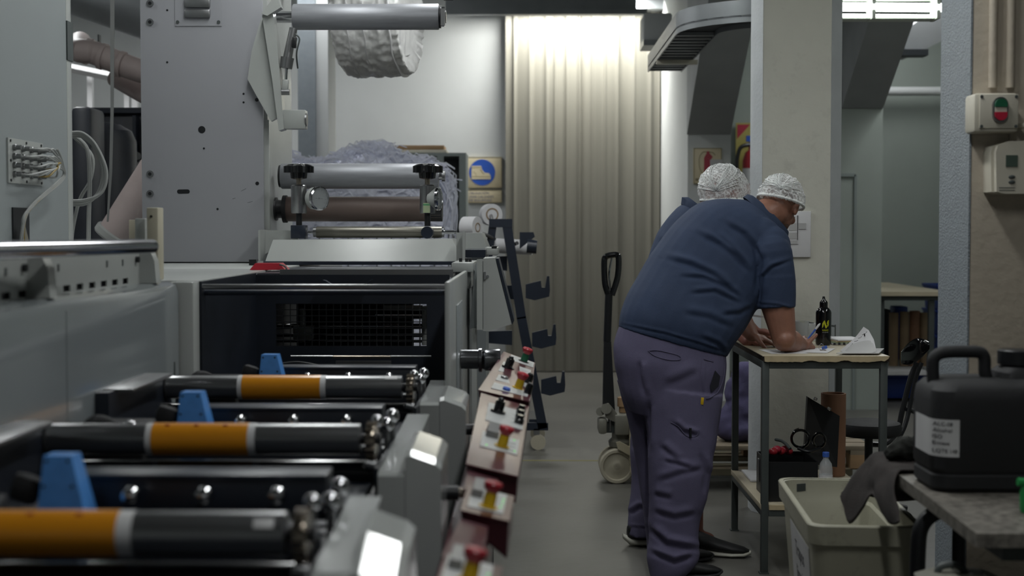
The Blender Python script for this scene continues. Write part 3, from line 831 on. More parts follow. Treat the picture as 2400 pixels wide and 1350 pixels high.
# far right bench with cores and crates
t = thing('packing_bench', 'far steel bench with cream wooden top and lower shelf', 'bench', (3.1, 12.6, 0))
xa, xb = X(2040, 11.85), 3.52
MB().box(xa, xb, 11.85, 14.0, .905, .94).build('bench_top', 'table_top', t)
MB().box(xa, xb, 11.9, 13.95, .865, .905).build('frame_rail', 'frame_steel', t)
for x in (xa + .09, xb - .18):
    for y in (11.9, 13.8): MB().box(x, x + .045, y, y + .045, 0, .87).build('leg', 'frame_steel', t)
MB().box(xa, xb, 11.9, 13.95, .24, .27).build('lower_shelf', 'paper_shade', t)
random.seed(3)
for k, (px, py0, r, mm) in enumerate(((2097, 732, .04, 'cork'), (2122, 730, .04, 'cork'), (2146, 728, .045, 'cardboard'), (2168, 732, .035, 'cork'))):
    y = 12.4; x = X(px, y); zt = Z(py0, y)
    o = MB().lathe((x, y, .27), (0, 0, 1), [(r, 0), (r, zt - .27), (r * .7, zt - .27), (r * .7, zt - .3)], 20).build('core_stack', mm)
    tag(o, ['leftmost slim tan core tube', 'tan core tube with a white cap', 'darker brown core tube right of the white cap one', 'rightmost tan core tube'][k] + ' standing on the far bench shelf', 'tube', 'core tubes on the bench shelf')
for k, (px0, px1, y0, y1, mm, lb) in enumerate(((2064, 2090, 725, 812, 'black', 'black box at the left end of the far bench shelf'), (2100, 2130, 718, 760, 'blue_crate', 'blue tray behind the core tubes on the bench'))):
    y = 12.9 if k == 0 else 13.0
    o = MB().box(X(px0, y), X(px1, y), y, y + .2, .27, Z(y0, y), .01).build('storage_box', mm); tag(o, lb, 'box')
o = MB().lathe((X(2100, 12.6), 12.6, .271), (0, 0, 1), [(.02, 0), (.03, .01), (.03, .1), (.02, .11)], 16).build('white_cup', 'paper'); tag(o, 'small white cup on the far bench lower shelf', 'cup')
def crate(name, label, x0, x1, y0, y1, z0, z1, g=None):
    t = thing(name, label, 'crate', ((x0 + x1) / 2, y0, z0), g)
    mb = MB(); cx, cy = (x0 + x1) / 2, (y0 + y1) / 2; hx, hy = (x1 - x0) / 2, (y1 - y0) / 2
    mb.rings([rrect(cx, cy, hx * .92, hy * .92, .02, z0), rrect(cx, cy, hx, hy, .02, z1 - .03), rrect(cx, cy, hx * .96, hy * .96, .02, z1 - .005), rrect(cx, cy, hx * .9, hy * .9, .02, z0 + .02)])
    mb.build('crate_shell', 'blue_crate', t)
    mb = MB(); mb.rings([rrect(cx, cy, hx, hy, .02, z1 - .03), rrect(cx, cy, hx * 1.04, hy * 1.04, .02, z1 - .02), rrect(cx, cy, hx * 1.04, hy * 1.04, .02, z1), rrect(cx, cy, hx * .94, hy * .94, .02, z1), rrect(cx, cy, hx * .94, hy * .94, .02, z1 - .03)], False, False)
    mb.build('crate_rim', 'blue_crate', t); return t
crate('blue_crate', 'dark blue crate on the floor under the far bench', 2.95, 3.36, 12.1, 12.7, .02, .22)
for k in range(4):
    crate('blue_crate', ['blue crate at the bottom of the stack beyond the bench', 'second blue crate from the bottom beyond the bench', 'third blue crate from the bottom beyond the bench', 'topmost blue crate of the stack beyond the bench'][k], 3.78, 4.25, 13.2, 13.7, .01 + k * .235, .24 + k * .235, 'blue crates beyond the bench')

# ---------------------------------------------------------------- left background
D = 5.03
t = thing('electrical_cabinet', 'tall grey electrical cabinet at the left edge with cables', 'cabinet', (-2.2, 5, 0))
MB().box(-2.7, -1.85, 3.2, 5.7, 0, 3.4, .006).build('cabinet_body', 'machine_grey', t)
xk = -1.85
def atX(px, py, x_):   # point of the plane x = x_ seen at this pixel
    d = RC @ V(((px - 1200) / FPX, (675 - py) / FPX, -1)); return V((0, 0, CH)) + d * (x_ / d.x)
a, b_ = atX(15, 322, xk), atX(97, 425, xk)
ya, yb = atX(15, 322, xk).y, atX(97, 340, xk).y; z1, z0 = a.z, atX(15, 428, xk).z
MB().box(xk, xk + .006, ya, yb, z0, z1).build('connector_plate', 'machine_light', t)
pl = MB().box(xk - .0, xk + .0055, atX(28, 540, xk).y, atX(66, 540, xk).y, .9, atX(30, 486, xk).z); pl.build('cable_slot', 'black', t)
for j, py in enumerate((345, 365, 385, 405)):
    for i in range(4):
        y = ya + (yb - ya) * (.14 + .24 * i); z = z1 - (z1 - z0) * (.2 + .2 * j)
        MB().lathe((xk + .004, y, z), (1, 0, 0), [(.012, 0), (.012, .012), (.009, .014), (.009, .03)], 12).build('socket', 'steel', t)
        e = V((xk + .03, y, z)); tie = atX(145, 421, xk + .05)
        if i > 0 or j % 2:
            mid = atX(112 + 8 * i, 352 + 16 * j, xk + .07)
            MB().tube([e, e + V((.03, .03, 0)), mid, atX(148 - 2 * j, 395, xk + .06) + V((0, 0, .005 * i)), tie + V((0, .005 * i, .003 * j)), atX(80 + 2 * i, 475, xk + .045), atX(55 + 2 * j, 508, xk + .04), atX(50 + 3 * i, 540 + 4 * j, xk + .03), atX(44 + 10 * i, 600, xk + .02)], .0042, 6).build('cable', 'cable_yellow' if (i + j) % 5 == 0 else 'cable_white', t)
for (fy, fz) in ((.06, .06), (.5, .06), (.94, .06), (.06, .5), (.94, .5), (.06, .94), (.5, .94), (.94, .94)):
    MB().cyl((xk + .005, ya + (yb - ya) * fy, z1 - (z1 - z0) * fz), (xk + .009, ya + (yb - ya) * fy, z1 - (z1 - z0) * fz), .005, seg=8).build('screw', 'black', t)
MB().box(xk - .06, xk, 5.7, 5.76, 1.2, 3.4, .004).build('cable_trunk', 'machine_light', t)
MB().box(xk - .05, xk + .004, 5.7, 5.77, Z(140, 5.72), Z(48, 5.72)).build('trunk_clip', 'frame_steel', t)
# cable loops
D = 6.2
for k in range(8):
    o_ = k * 3
    if k < 4: pts_ = [(168, 310 + o_), (195, 312 + o_), (225, 340 + o_), (250 - o_, 400), (240 - o_, 450), (200, 468 + o_), (165, 470 + o_)]
    elif k < 6: pts_ = [(175, 318), (200 + o_ - 10, 350), (208 + o_ - 12, 420), (204 + o_ - 10, 500), (205 + o_ - 12, 560), (206, 640)]
    else: pts_ = [(172, 320), (215, 365), (222 - o_ // 2, 420), (190, 440 + o_), (178, 500), (168, 560), (166, 640)]
    o = MB().tube([at(a_, b2, D + .022 * k) for a_, b2 in pts_], .0085 if k % 2 else .006, 7).build('hanging_cable', 'cable_white')
    tag(o, ['thin grey cable, outermost of the four loops by the electrical cabinet', 'thicker grey cable, second loop from outside by the electrical cabinet', 'thin grey cable, third loop from outside by the electrical cabinet', 'thicker grey cable, innermost of the four loops by the electrical cabinet', 'thin grey cable hanging straight down left of the perforated strap', 'thicker grey cable hanging straight down inside the cable loops', 'thin grey cable sagging down to the left behind the loops', 'thicker grey cable ending lowest beside the electrical cabinet'][k], 'cable', 'cables beside the electrical cabinet')
o = MB().prism([(q.x, q.z) for q in (at(258, -60, 7.4), at(268, -60, 7.4), at(268, 60, 7.4), at(266, 260, 7.4), at(263, 400, 7.4), at(254, 520, 7.4), at(250, 520, 7.4), at(256, 400, 7.4), at(259, 260, 7.4))], 'xz', 7.4, 7.405).build('perforated_strap', 'cable_white')
tag(o, 'narrow perforated metal strap hanging down to the pink duct', 'strap')
# dark compressor and enclosure
D = 9.55
t = thing('dark_enclosure', 'dark blue grey machine enclosure behind the hanging cables', 'machine', (X(250, D), D + .5, 0))
MB().box(X(168, D), X(345, D), D + .35, D + 1.2, 0, Z(242, D), .01).build('enclosure_body', 'dark_machine', t)
MB().box(X(168, D), X(340, D), D + .3, D + .35, Z(255, D), Z(242, D)).build('top_rail', 'navy_paint', t)
for px in (288, 336): MB().box(X(px, D), X(px + 8, D), D + .26, D + .35, 0, Z(262, D)).build('frame_post', 'navy_paint', t)
MB().box(X(300, D), X(336, D), D + .32, D + .35, Z(480, D), Z(330, D)).build('control_recess', 'black', t)
mb = MB(); mb.cyl(at(312, 375, D + .25), at(322, 365, D + .2), .03); mb.cyl(at(318, 392, D + .25), at(330, 380, D + .2), .015); mb.build('valve', 'steel', t)
D = 9.15
t2 = thing('air_tank', 'dark upright rounded tank in front of the enclosure', 'tank', (X(245, D), D, 0))
MB().lathe((X(243, D), D + .05, 0), (0, 0, 1), [(.2, 0), (.2, Z(330, D)), (.17, Z(305, D)), (.1, Z(290, D)), (.02, Z(284, D))], 36).build('tank_shell', 'dark_machine', t2)
MB().cyl((X(235, D), D + .05, Z(292, D)), (X(235, D), D + .05, Z(265, D)), .015).build('outlet_pipe', 'steel', t2)
o = MB().box(X(168, 8.6), X(216, 8.6), 8.6, 8.9, 0, Z(248, 8.6), .03).build('filter_housing', 'dark_machine'); tag(o, 'rounded grey housing just right of the electrical cabinet', 'housing')
# pink pipe
D = 9.6
t = thing('pink_pipe', 'thick dusty pink pipe elbow crossing high behind the cables', 'pipe', at(250, 140, D))
MB().tube([at(188, 100, D + .7), at(185, 118, D), at(215, 122, D - .02), at(260, 140, D), at(310, 160, D), at(370, 178, D)], .08, 24).build('pipe_run', 'pipe_pink', t)
for (px, py) in ((205, 120), (240, 132), (283, 150)):
    MB().cyl(at(px - 4, py - 1, D - .01), at(px + 5, py + 2, D - .01), .09, seg=32).build('coupling', 'pipe_pink', t)
MB().tube([at(270, 180, D + .4), at(330, 215, D + .3), at(380, 240, D + .3)], .07, 20).build('branch_pipe', 'pipe_pink', t)
MB().box(X(236, D), X(240, D), D - .02, D + .02, Z(110, D), Z(80, D)).build('pipe_clamp', 'frame_steel', t)
# wide duct above
o = MB().cyl(at(150, -40, 11.2), at(380, 40, 11.2), .22, seg=40).build('ventilation_duct', 'duct'); tag(o, 'wide grey ventilation duct at the top left', 'duct')
# window frames on the far wall seen in the gap
for k, (a_, b2, c_, d_) in enumerate(((168, 150, 330, 185),)):
    p0, p1 = at(166, 160, 12.5), at(340, 196, 12.5)
    struct(MB().tube([p0, p1], .04, 4, False).build('trim_6', 'plate_white'))
for px in (208, 294, 312):
    o = MB().box(X(px, 12.6), X(px, 12.6) + .045, 12.6, 12.65, 1.8, Z(165 if px < 250 else 190, 12.6)).build('trim_7', 'plate_white'); struct(o)
# pink flexible duct behind the tower foot
D = 7.9
t = thing('exhaust_duct', 'pale pink exhaust duct rising from a flange behind the rail', 'duct', at(280, 540, D))
MB().cyl(at(283, 560, D), at(395, 395, D), .135, .15, 40).build('duct_tube', 'pipe_pink', t)
MB().lathe(at(278, 567, D), V((1, 0, 1.45)), [(.145, -.01), (.152, 0), (.152, .03), (.145, .04)], 40).build('flange_ring', 'machine_light', t)
MB().box(X(302, 7.6), X(322, 7.6), 7.6, 7.64, Z(560, 7.6), Z(515, 7.6), .004).build('junction_cover', 'cream', t)

# ================================================================ the printing press
CT = 1.293   # top level of the long cabinet
# long side cabinet with rail
t = thing('press_side_cabinet', 'long glossy grey cabinet along the left side of the press', 'cabinet', (-1.4, 2.7, 0))
mb = MB()
mb.prism([(-1.78, .05), (-1.08, .05), (-1.08, CT - .03), (-1.088, CT - .01), (-1.11, CT), (-1.78, CT)], 'xz', .8, 4.36)
mb.build('cabinet_body', 'machine_gloss', t)
MB().box(-1.11, -1.035, 4.37, 4.45, .4, CT - .002, .006).build('end_column', 'machine_light', t)
MB().box(-1.84, -1.04, 4.455, 5.8, CT - .06, CT, .004).box(-2.3, -1.04, 5.8, 7.9, CT - .06, CT, .004).build('top_panel', 'machine_light', t)
MB().box(-1.83, -1.08, 4.5, 5.85, 0, CT - .062).box(-2.25, -1.08, 5.85, 7.8, 0, CT - .062).build('lower_body', 'dark_machine', t)
for y in (2.2, 3.3):
    MB().box(-1.0805, -1.0793, y - .001, y + .001, .5, CT - .03).build('panel_seam', 'frame_steel', t)
MB().box(-1.0806, -1.078, 4.3, 4.31, 1.0, 1.05, .001).build('hinge', 'frame_steel', t)
# chrome rail and slotted guard
t = thing('chrome_rail', 'polished chrome rail with slotted guard sheet on the grey cabinet', 'rail', (-1.05, 3.7, CT))
MB().cyl((-1.155, 2.2, 1.41), (-1.0, 3.76, 1.408), .021, .0185, 40).build('rail_tube', 'chrome', t)
ys = [2.9] + [3.416 + .103 * k for k in range(-3, 7)] + [4.32]
mb = MB(); sh0, sh1 = -1.153, -1.149
mb.box(sh0, sh1, 2.3, 4.3, 1.314, 1.385); mb.box(sh0, sh1, 2.3, 4.3, CT, 1.298)
yc = [3.416 + .103 * k for k in range(-1, 7)]
e = 2.3
for k in range(-10, 7):
    if k == -1: continue
    c = 3.416 + .103 * k
    mb.box(sh0, sh1, e, c - .028, 1.298, 1.314); e = c + .028
mb.box(sh0, sh1, e, 4.3, 1.298, 1.314)
mb.build('guard_sheet', 'machine_light', t)
MB().box(-1.2, -1.158, 2.3, 4.3, CT + .001, 1.33).build('guard_backing', 'black', t)
for y in (3.25, 4.18):
    mb = MB(); mb.prism([(-1.15, CT + .001), (-1.1, CT + .001), (-1.105, 1.36), (-1.12, 1.395), (-1.15, 1.395)], 'xz', y, y + .05); mb.build('rail_bracket', 'machine_light', t)
    MB().cyl((-1.148, y - .04, 1.365), (-1.138, y - .04, 1.365), .009, seg=12).build('bolt', 'black', t)
for y in (3.1, 3.45, 3.85, 4.0):
    MB().box(-1.149, -1.1475, y, y + .012, 1.35, 1.368).build('sheet_slot', 'frame_steel', t)
t = thing('end_post', 'cream sheet metal post at the far end of the chrome rail', 'post', (-1.15, 4.42, CT))
p0, p1 = at(343, 487, 4.5), at(379, 650, 4.5)
mb = MB(); mb.box(at(352, 560, 4.5).x, p1.x, 4.46, 4.53, CT + .001, p0.z, .003); mb.build('post_body', 'cream', t)
a, b_ = at(324, 512, 4.6), at(352, 640, 4.6)
MB().box(a.x, b_.x - .004, 4.56, 4.6, CT + .001, a.z, .003).build('rear_flange', 'machine_light', t)
for py in (507, 625): q = at(354, py, 4.455); MB().cyl((q.x, 4.455, q.z), (q.x, 4.462, q.z), .004, seg=8).build('hole', 'black', t)

# ---- black machine housing between tower and printing stations
t = thing('press_housing', 'open black press housing with wire mesh window below the rollers', 'housing', (-.65, 5.3, 0))
yb = 5.35
wx0, wx1, wz0, wz1 = X(645, yb), X(1000, yb), Z(812, yb), Z(712, yb)
mb = MB(); hx0, hx1 = -1.034, -.30
mb.box(hx0, wx0, yb, yb + .02, .6, CT - .01); mb.box(wx1, hx1, yb, yb + .02, .6, CT - .01)
mb.box(wx0, wx1, yb, yb + .02, .6, wz0); mb.box(wx0, wx1, yb, yb + .02, wz1, CT - .01)
mb.build('back_wall', 'navy_black', t)
mb = MB()
n = 21
for k in range(n + 1): x = wx0 + (wx1 - wx0) * k / n; mb.box(x - .0016, x + .0016, yb + .004, yb + .008, wz0, wz1)
for k in range(8): z = wz0 + (wz1 - wz0) * k / 7; mb.box(wx0, wx1, yb + .002, yb + .006, z - .0016, z + .0016)
mb.build('mesh_guard', 'black', t)
MB().box(-1.038, -1.03, 4.46, 5.36, .6, CT - .004).build('left_wall', 'navy_black', t)
MB().box(-1.03, -.312, 5.37, 6.42, CT - .02, CT - .006).build('top_plate', 'navy_black', t)
MB().box(X(655, 5.36), X(1062, 5.36), 5.36, 5.372, CT - .02, Z(634, 5.36) + .004).build('top_lip', 'steel', t)
MB().box(hx0, -.3, 4.5, 6.4, .55, .6).build('housing_floor', 'black', t)
MB().box(hx0, -.52, 6.3, 6.4, .6, CT - .02).build('rear_wall', 'black', t)
for k, (py, D_, r, mm) in enumerate(((672, 4.47, .008, 'chrome_dark'), (686, 4.5, .009, 'navy_paint'))):
    MB().cyl((-1.03, D_, Z(py, D_)), (-.262, D_, Z(py, D_)), r, seg=16).build('cross_rod', mm, t)
a, b_ = at(758, 656, 5.3), at(873, 668, 5.3)
MB().prism([(a.x, a.z), (a.x + .02, b_.z + .004), (a.x + .02, b_.z - .006), (b_.x - .02, b_.z - .006), (b_.x - .02, b_.z + .004), (b_.x, a.z), (b_.x - .01, a.z - .002), (b_.x - .03, b_.z + .004), (a.x + .03, b_.z + .004), (a.x + .01, a.z - .002)], 'xz', 5.28, 5.32).build('handle_bracket', 'navy_paint', t)
# rollers and blocks seen through the mesh
for py, r in ((738, .018), (765, .012), (786, .008), (800, .006)):
    MB().cyl((X(880 if py == 738 else 640, 5.9), 5.9, Z(py, 5.9)), (X(1010, 5.9), 5.9, Z(py, 5.9)), r, seg=16).build('inner_roller', 'chrome', t)
MB().box(X(705, 5.8), X(716, 5.8), 5.75, 5.8, Z(800, 5.8), Z(722, 5.8), .004).build('inner_block', 'machine_light', t)
MB().box(X(690, 5.75), X(735, 5.75), 5.7, 5.75, Z(795, 5.75), Z(762, 5.75), .004).build('inner_block', 'machine_light', t)
MB().box(X(992, 5.8), X(1005, 5.8), 5.7, 5.8, Z(805, 5.8), Z(716, 5.8), .004).build('inner_block', 'machine_light', t)
MB().box(X(900, 6.0), X(990, 6.0), 6.0, 6.02, Z(732, 6.0), Z(716, 6.0)).build('inner_panel', 'machine_light', t)
MB().cyl((X(680, 5.2), 5.2, Z(836, 5.2)), (X(1010, 5.2), 5.2, Z(836, 5.2)), .004, seg=10).build('web_bar', 'chrome_dark', t)
MB().cyl((X(780, 5.18), 5.17, Z(837, 5.18)), (X(915, 5.18), 5.17, Z(837, 5.18)), .006, seg=12).build('reflection_bar', 'brass_steel', t)  # gold bar modelled in place of a roller's reflection
MB().box(X(785, 5.2), X(915, 5.2), 5.2, 5.22, Z(856, 5.2), Z(847, 5.2)).build('web_plate', 'steel', t)
MB().tube([at(640, 855, 5.0), at(700, 848, 5.0), at(780, 862, 5.0), at(840, 866, 5.0), at(848, 872, 5.0), at(838, 882, 5.0)], .0025, 5).build('thin_cable', 'steel', t)
for (px, py) in ((483, 698), (486, 787), (550, 765), (568, 808), (505, 790)):
    q = at(px, py, yb - .004); MB().cyl((q.x, yb - .003, q.z), (q.x, yb + .001, q.z), .004, seg=8).build('screw', 'steel', t)
# right light plate of the housing
mb = MB(); mb.box(-.262, -.244, 4.4, 5.62, .55, CT - .002, .006); mb.build('side_plate', 'machine_light', t)
MB().box(-.2435, -.239, 4.75, 5.1, .6, 1.2, .002).build('side_cover', 'machine_grey', t)
# bracket and posts right of the cover
t = thing('guide_bracket', 'light grey bracket block at the right end of the roller cover', 'bracket', (-.2, 5.9, 1.2))
a, b_ = at(1060, 615, 5.7), at(1110, 637, 5.7)
MB().box(a.x, b_.x, 5.65, 6.1, b_.z, a.z, .003).build('bracket_block', 'machine_light', t)
a, b_ = at(1072, 637, 5.72), at(1103, 676, 5.72)
MB().box(a.x, b_.x, 5.7, 6.0, b_.z, a.z, .002).build('bracket_leg', 'machine_light', t)
MB().box(X(1085, 5.74), X(1100, 5.74), 5.735, 5.95, .5, Z(676, 5.74)).build('post', 'machine_grey', t)
a, b_ = at(1085, 542, 6.35), at(1091, 612, 6.35)
MB().box(a.x, b_.x, 6.3, 6.35, b_.z, a.z).build('post_strip', 'machine_light', t)
a, b_ = at(1070, 545, 6.4), at(1084, 590, 6.4)
MB().box(a.x, b_.x, 6.38, 6.45, b_.z - .08, a.z).build('bearing_plate', 'machine_light', t)
for px in (1090, 1098, 1076): q = at(px, 611, 5.8); MB().box(q.x, q.x + .012, 5.8, 5.83, CT + .012, q.z + .01).build('bolt_head', 'black', t)
# operator display housing
D = 5.5
t = thing('control_display', 'tapered grey display housing leaning beside the press', 'display', (-.13, D, 1.0))
o0 = [at(px, py, D) for px, py in ((1132, 606), (1158, 604), (1200, 762), (1142, 777), (1117, 770))]
MB().prism([(q.x, q.z) for q in (at(1132, 606, D), at(1160, 604, D), at(1199, 760, D), at(1144, 776, D), at(1132, 776, D))], 'xz', D, D + .3).build('housing_shell', 'machine_light', t)
MB().prism([(q.x, q.z) for q in (at(1118, 608, D), at(1132, 608, D), at(1132, 772, D), at(1118, 772, D))], 'xz', D - .02, D + .01).build('front_flange', 'machine_light', t)
MB().prism([(q.x, q.z) for q in (at(1100, 770, D + .05), at(1114, 620, D + .05), at(1119, 612, D + .05), at(1119, 772, D + .05))], 'xz', D + .05, D + .3).build('side_shell', 'machine_grey', t)
MB().prism([(q.x, q.z) for q in (at(1162, 606, D), at(1168, 606, D), at(1205, 752, D), at(1200, 762, D))], 'xz', D + .02, D + .28).build('screen_panel', 'navy_paint', t)
q = at(1134, 637, D - .004); mb = MB(); mb.box(q.x, q.x + .008, D - .006, D, q.z - .03, q.z); mb.cyl((q.x + .014, D - .005, q.z - .018), (q.x + .014, D + .0, q.z - .018), .006, seg=12); mb.build('latch', 'chrome', t)
MB().box(X(1131.5, D), X(1132.5, D), D - .0205, D, Z(770, D), Z(612, D)).build('seam', 'frame_steel', t)
mb = MB(); mb.box(X(1105, D), X(1116, D), D + .02, D + .1, .6, Z(770, D)); mb.build('support_post', 'machine_light', t)
# far grey cover blocks behind
t = thing('rear_cover', 'light grey cover block with sloped side behind the bracket', 'cover', (-.2, 6.9, 1.1))
D = 7.0
MB().prism([(q.x, q.z) for q in (at(1085, 546, D), at(1128, 546, D), at(1143, 583, D), at(1143, 600, D), at(1085, 600, D))], 'xz', D, D + .5).build('cover_shell', 'machine_light', t)
a, b_ = at(1136, 580, 6.6), at(1167, 598, 6.6); MB().box(a.x, b_.x, 6.6, 6.9, b_.z, a.z, .004).build('end_block', 'machine_light', t)
a, b_ = at(1085, 586, 6.4), at(1137, 604, 6.4); MB().box(a.x, b_.x, 6.45, 6.9, b_.z, a.z).build('dark_channel', 'navy_paint', t)
a, b_ = at(1152, 577, 6.59), at(1164, 583, 6.59); MB().box(a.x, b_.x, 6.6, 6.7, b_.z, a.z).build('black_clip', 'black', t)
MB().box(X(1095, 7.0), X(1140, 7.0), 6.92, 7.4, 0, Z(600, 7.0)).build('cover_base', 'machine_grey', t)
# chrome shaft ends
D = 4.92; t = thing('drive_shaft', 'stepped chrome drive shaft end poking out beside the consoles', 'shaft', (-.2, D, 1.0))
zc = Z(842, D)
MB().lathe((-.236, D, zc), (1, 0, 0), [(.034, 0), (.034, X(1128, D) + .236)], 40).build('shaft', 'shaft_steel', t)
MB().lathe((X(1121, D), D, zc - .003), (1, 0, 0), [(.038, 0), (.042, .002), (.042, .012), (.036, .014)], 40).build('collar', 'shaft_steel', t)
MB().lathe((X(1137, D), D, zc - .002), (1, 0, 0), [(.03, -.01), (.037, 0), (.038, .002), (.038, .05), (.03, .053)], 40).build('end_hub', 'shaft_steel', t)
MB().cyl((X(1172, D), D - .02, zc - .02), (X(1178, D), D - .02, zc - .02), .006, seg=10).build('set_screw', 'black', t)

# ---- printing stations
def station(k, D, plate0, plate1, label):
    zc = Z({0: 908, 1: 1030, 2: 1252}[k], D) ; xr = -.36
    t = thing('printing_station', label, 'printing station', (-.7, D, .6), 'printing stations')
    # plate cylinder with orange sleeve
    pc = MB().cyl((-1.055, D, zc), (-.365, D, zc), .0335, seg=48).build('plate_cylinder', 'chrome_dark', t)
    MB().lathe((plate0 - .012, D, zc), (1, 0, 0), [(.0345, 0), (.0345, .013)], 48, False).build('sleeve_border', 'plate_white', pc)
    MB().lathe((plate0 + .001, D, zc), (1, 0, 0), [(.0352, 0), (.0352, plate1 - plate0 - .002)], 48, False).build('printing_sleeve', 'orange', pc)
    MB().lathe((plate1 - .002, D, zc), (1, 0, 0), [(.0345, 0), (.0345, .017 if k < 2 else .024)], 48, False).build('sleeve_border', 'plate_white', pc)
    if k:
        for i in range(3):
            x = plate0 + (plate1 - plate0) * (.16 + .3 * i); an = math.radians(62)
            MB().ell((x, D - .0352 * math.cos(an), zc + .0352 * math.sin(an)), (.006, .0022, .003)).build('register_mark', 'red_mark', pc)
    if k == 0 or k == 2:
        an = math.radians(60 if k == 0 else 38)
        MB().obox((-.395, D - .0335 * math.cos(an), zc + .0335 * math.sin(an)), (.035 if k == 0 else .03, .016, .002), (math.radians(90) - an, 0, 0), .0005).build('bright_label', 'plate_white', pc)
    MB().lathe((-1.075, D, zc), (1, 0, 0), [(.03, 0), (.037, .002), (.037, .034), (.0335, .036)], 40).build('end_collar', 'rubber', t)
    MB().lathe((-1.078, D - .02, zc - .03), (0, -1, 0), [(.0, 0), (.016, .002), (.016, .02), (.0, .03)], 20).build('brass_nut', 'brass_steel', t)
    MB().cyl((-.365, D, zc), (-.32, D, zc), .012, seg=20).build('shaft_stub', 'black', t)
    rg = MB().lathe((-.352, D, zc - .003), (1, 0, 0), [(.02, 0), (.036, .001), (.038, .004), (.038, .018), (.036, .021), (.02, .022)], 40).build('bearing_ring', 'brass_steel', t)
    mb = MB()
    for i in range(16):
        a = 2 * PI * i / 16; mb.cyl((-.351, D + .0385 * math.cos(a), zc - .003 + .0385 * math.sin(a)), (-.331, D + .0385 * math.cos(a), zc - .003 + .0385 * math.sin(a)), .0035, seg=6)
    mb.build('ring_teeth', 'brass_steel', rg)
    MB().cyl((-.352, D - .02, zc - .05), (-.33, D - .02, zc - .055), .012, seg=16).build('roller_tip', 'steel', t)
    # impression roller beneath
    MB().cyl((-1.05, D + .02, zc - .078), (-.34, D + .02, zc - .078), .03, seg=32).build('counter_roller', 'black_gloss', t)
    # black side block on the left, beams
    mb = MB(); mb.prism([(D - .56, .90), (D + .06, .90), (D + .06, zc - .045), (D - .05, 1.046), (D - .56, 1.046)], 'yz', -1.079, -1.045); mb.build('side_block', 'navy_black', t)
    MB().box(-1.079, -1.0, D - .5, D - .1, 1.04, 1.05, .003).build('block_cap', 'steel', t)
    MB().box(-1.05, -.335, D + .12, D + .16, .9, .965, .003).build('front_beam', 'navy_black', t)
    MB().box(-1.05, -.335, D + .118, D + .122, .955, .962).build('beam_edge', 'chrome', t)
    bx = -.80
    bm_ = MB().box(bx, -.352, D + .33, D + .41, .945, 1.022, .004).build('rear_beam', 'navy_black', t)
    MB().box(bx, -.352, D + .326, D + .412, 1.018, 1.026, .002).build('beam_top', 'navy_paint', t)
    for i in range(3):
        x = -.685 + .126 * i
        MB().lathe((x, D + .33, .995), (0, -1, 0), [(.004, 0), (.004, .02), (.013, .022), (.0165, .03), (.013, .042), (.004, .047)], 20).build('ball_knob', 'chrome', t)
    for (x, dy, z, r) in ((-.965, .12, .995, .018), (-.905, .14, 1.0, .02), (-.305 - .02, .3, 1.01, .017), (-.33, .22, 1.0, .017), (-.335, .06, 1.03, .014)):
        MB().ell((x, D + dy, z), (r, r, r)).build('ball_knob', 'chrome', t)
        MB().cyl((x, D + dy, z), (x, D + dy, .9), r * .4, seg=10).build('knob_stem', 'steel', t)
    # black clamp arm near the left end
    MB().obox((-.93, D - .05 + .2, .96), (.14, .14, .09), (.2, 0, 0), .01).build('clamp_arm', 'rubber', t)
    MB().tube([(-1.02, D + .1, .97), (-.98, D + .12, 1.02), (-.94, D + .15, 1.0), (-.9, D + .15, .95)], .014, 10).build('air_hose', 'rubber', t)
    # blue block
    y = D + .24
    mb = MB(); zt = 1.071
    lo = [V((-.828, y, .955)), V((-.742, y, .955)), V((-.742, y + .07, .955)), V((-.828, y + .07, .955))]
    up = [V((-.817, y + .01, zt)), V((-.77, y + .01, zt)), V((-.767, y + .05, zt)), V((-.814, y + .05, zt))]
    mb.hexa(lo, up); bb = mb.build('blue_clamp', 'blue', t)
    for (x, z) in ((-.812, 1.062), (-.776, 1.062), (-.816, 1.02), (-.768, 1.02)):
        yy = y + .01 * (z - .955) / (zt - .955) - .001
        MB().cyl((x, yy, z), (x, yy + .002, z), .0028, seg=8).build('screw', 'black', bb)
    MB().obox((-.858, y + .04, 1.01), (.05, .03, .05), (0, .3, 0), .012).build('clamp_lever', 'rubber', bb)
    # right end frames
    f0, f1, zb_, za_ = ((4.07, 4.52, .972, .955), (2.93, 3.66, .975, .948), (2.03, 2.47, .985, .955))[k]
    fr = MB(); fr.prism([(f0, .5), (f1, .5), (f1, zb_), (f0 + .012, za_), (f0, za_ - .008)], 'yz', -.314, -.258); fr.build('end_frame', 'frame_paint', t, smooth=8)
    bl = MB(); y0, y1 = f0 + .0, f0 + .24
    fl = [(-.257, .5), (-.182, .5), (-.182, .945), (-.195, .957), (-.245, .975), (-.257, .972)]
    if k: fl = [(x_, z_ + (.022 if z_ > .9 else 0)) for x_, z_ in fl]
    ch, cd_ = (.02, .010) if k < 2 else (.11, .038)
    bl.rings([[V((x_, y0, z_ - (.004 + cd_ if z_ > .9 else 0))) for x_, z_ in fl], [V((x_, y0 + ch, z_ - (.004 if z_ > .9 else 0))) for x_, z_ in fl], [V((x_, y1, z_ + (.004 if z_ > .9 else 0))) for x_, z_ in fl]]); bl.build('end_block', 'frame_paint', t, smooth=8)
    # inner dark plate
    MB().box(-.322, -.315, D - .12, D + .45, .6, .955).build('inner_plate', 'navy_black', t)
    # adjusting shaft with silver disc
    z = .868; y = D - .05
    MB().cyl((-.258, y + .12, z), (-.155, y + .12, z), .016, seg=20).build('adjuster_shaft', 'black', t)
    MB().cyl((-.165, y + .12, z), (-.14, y + .12, z), .011, seg=20).build('shaft_pin', 'brass_steel', t)
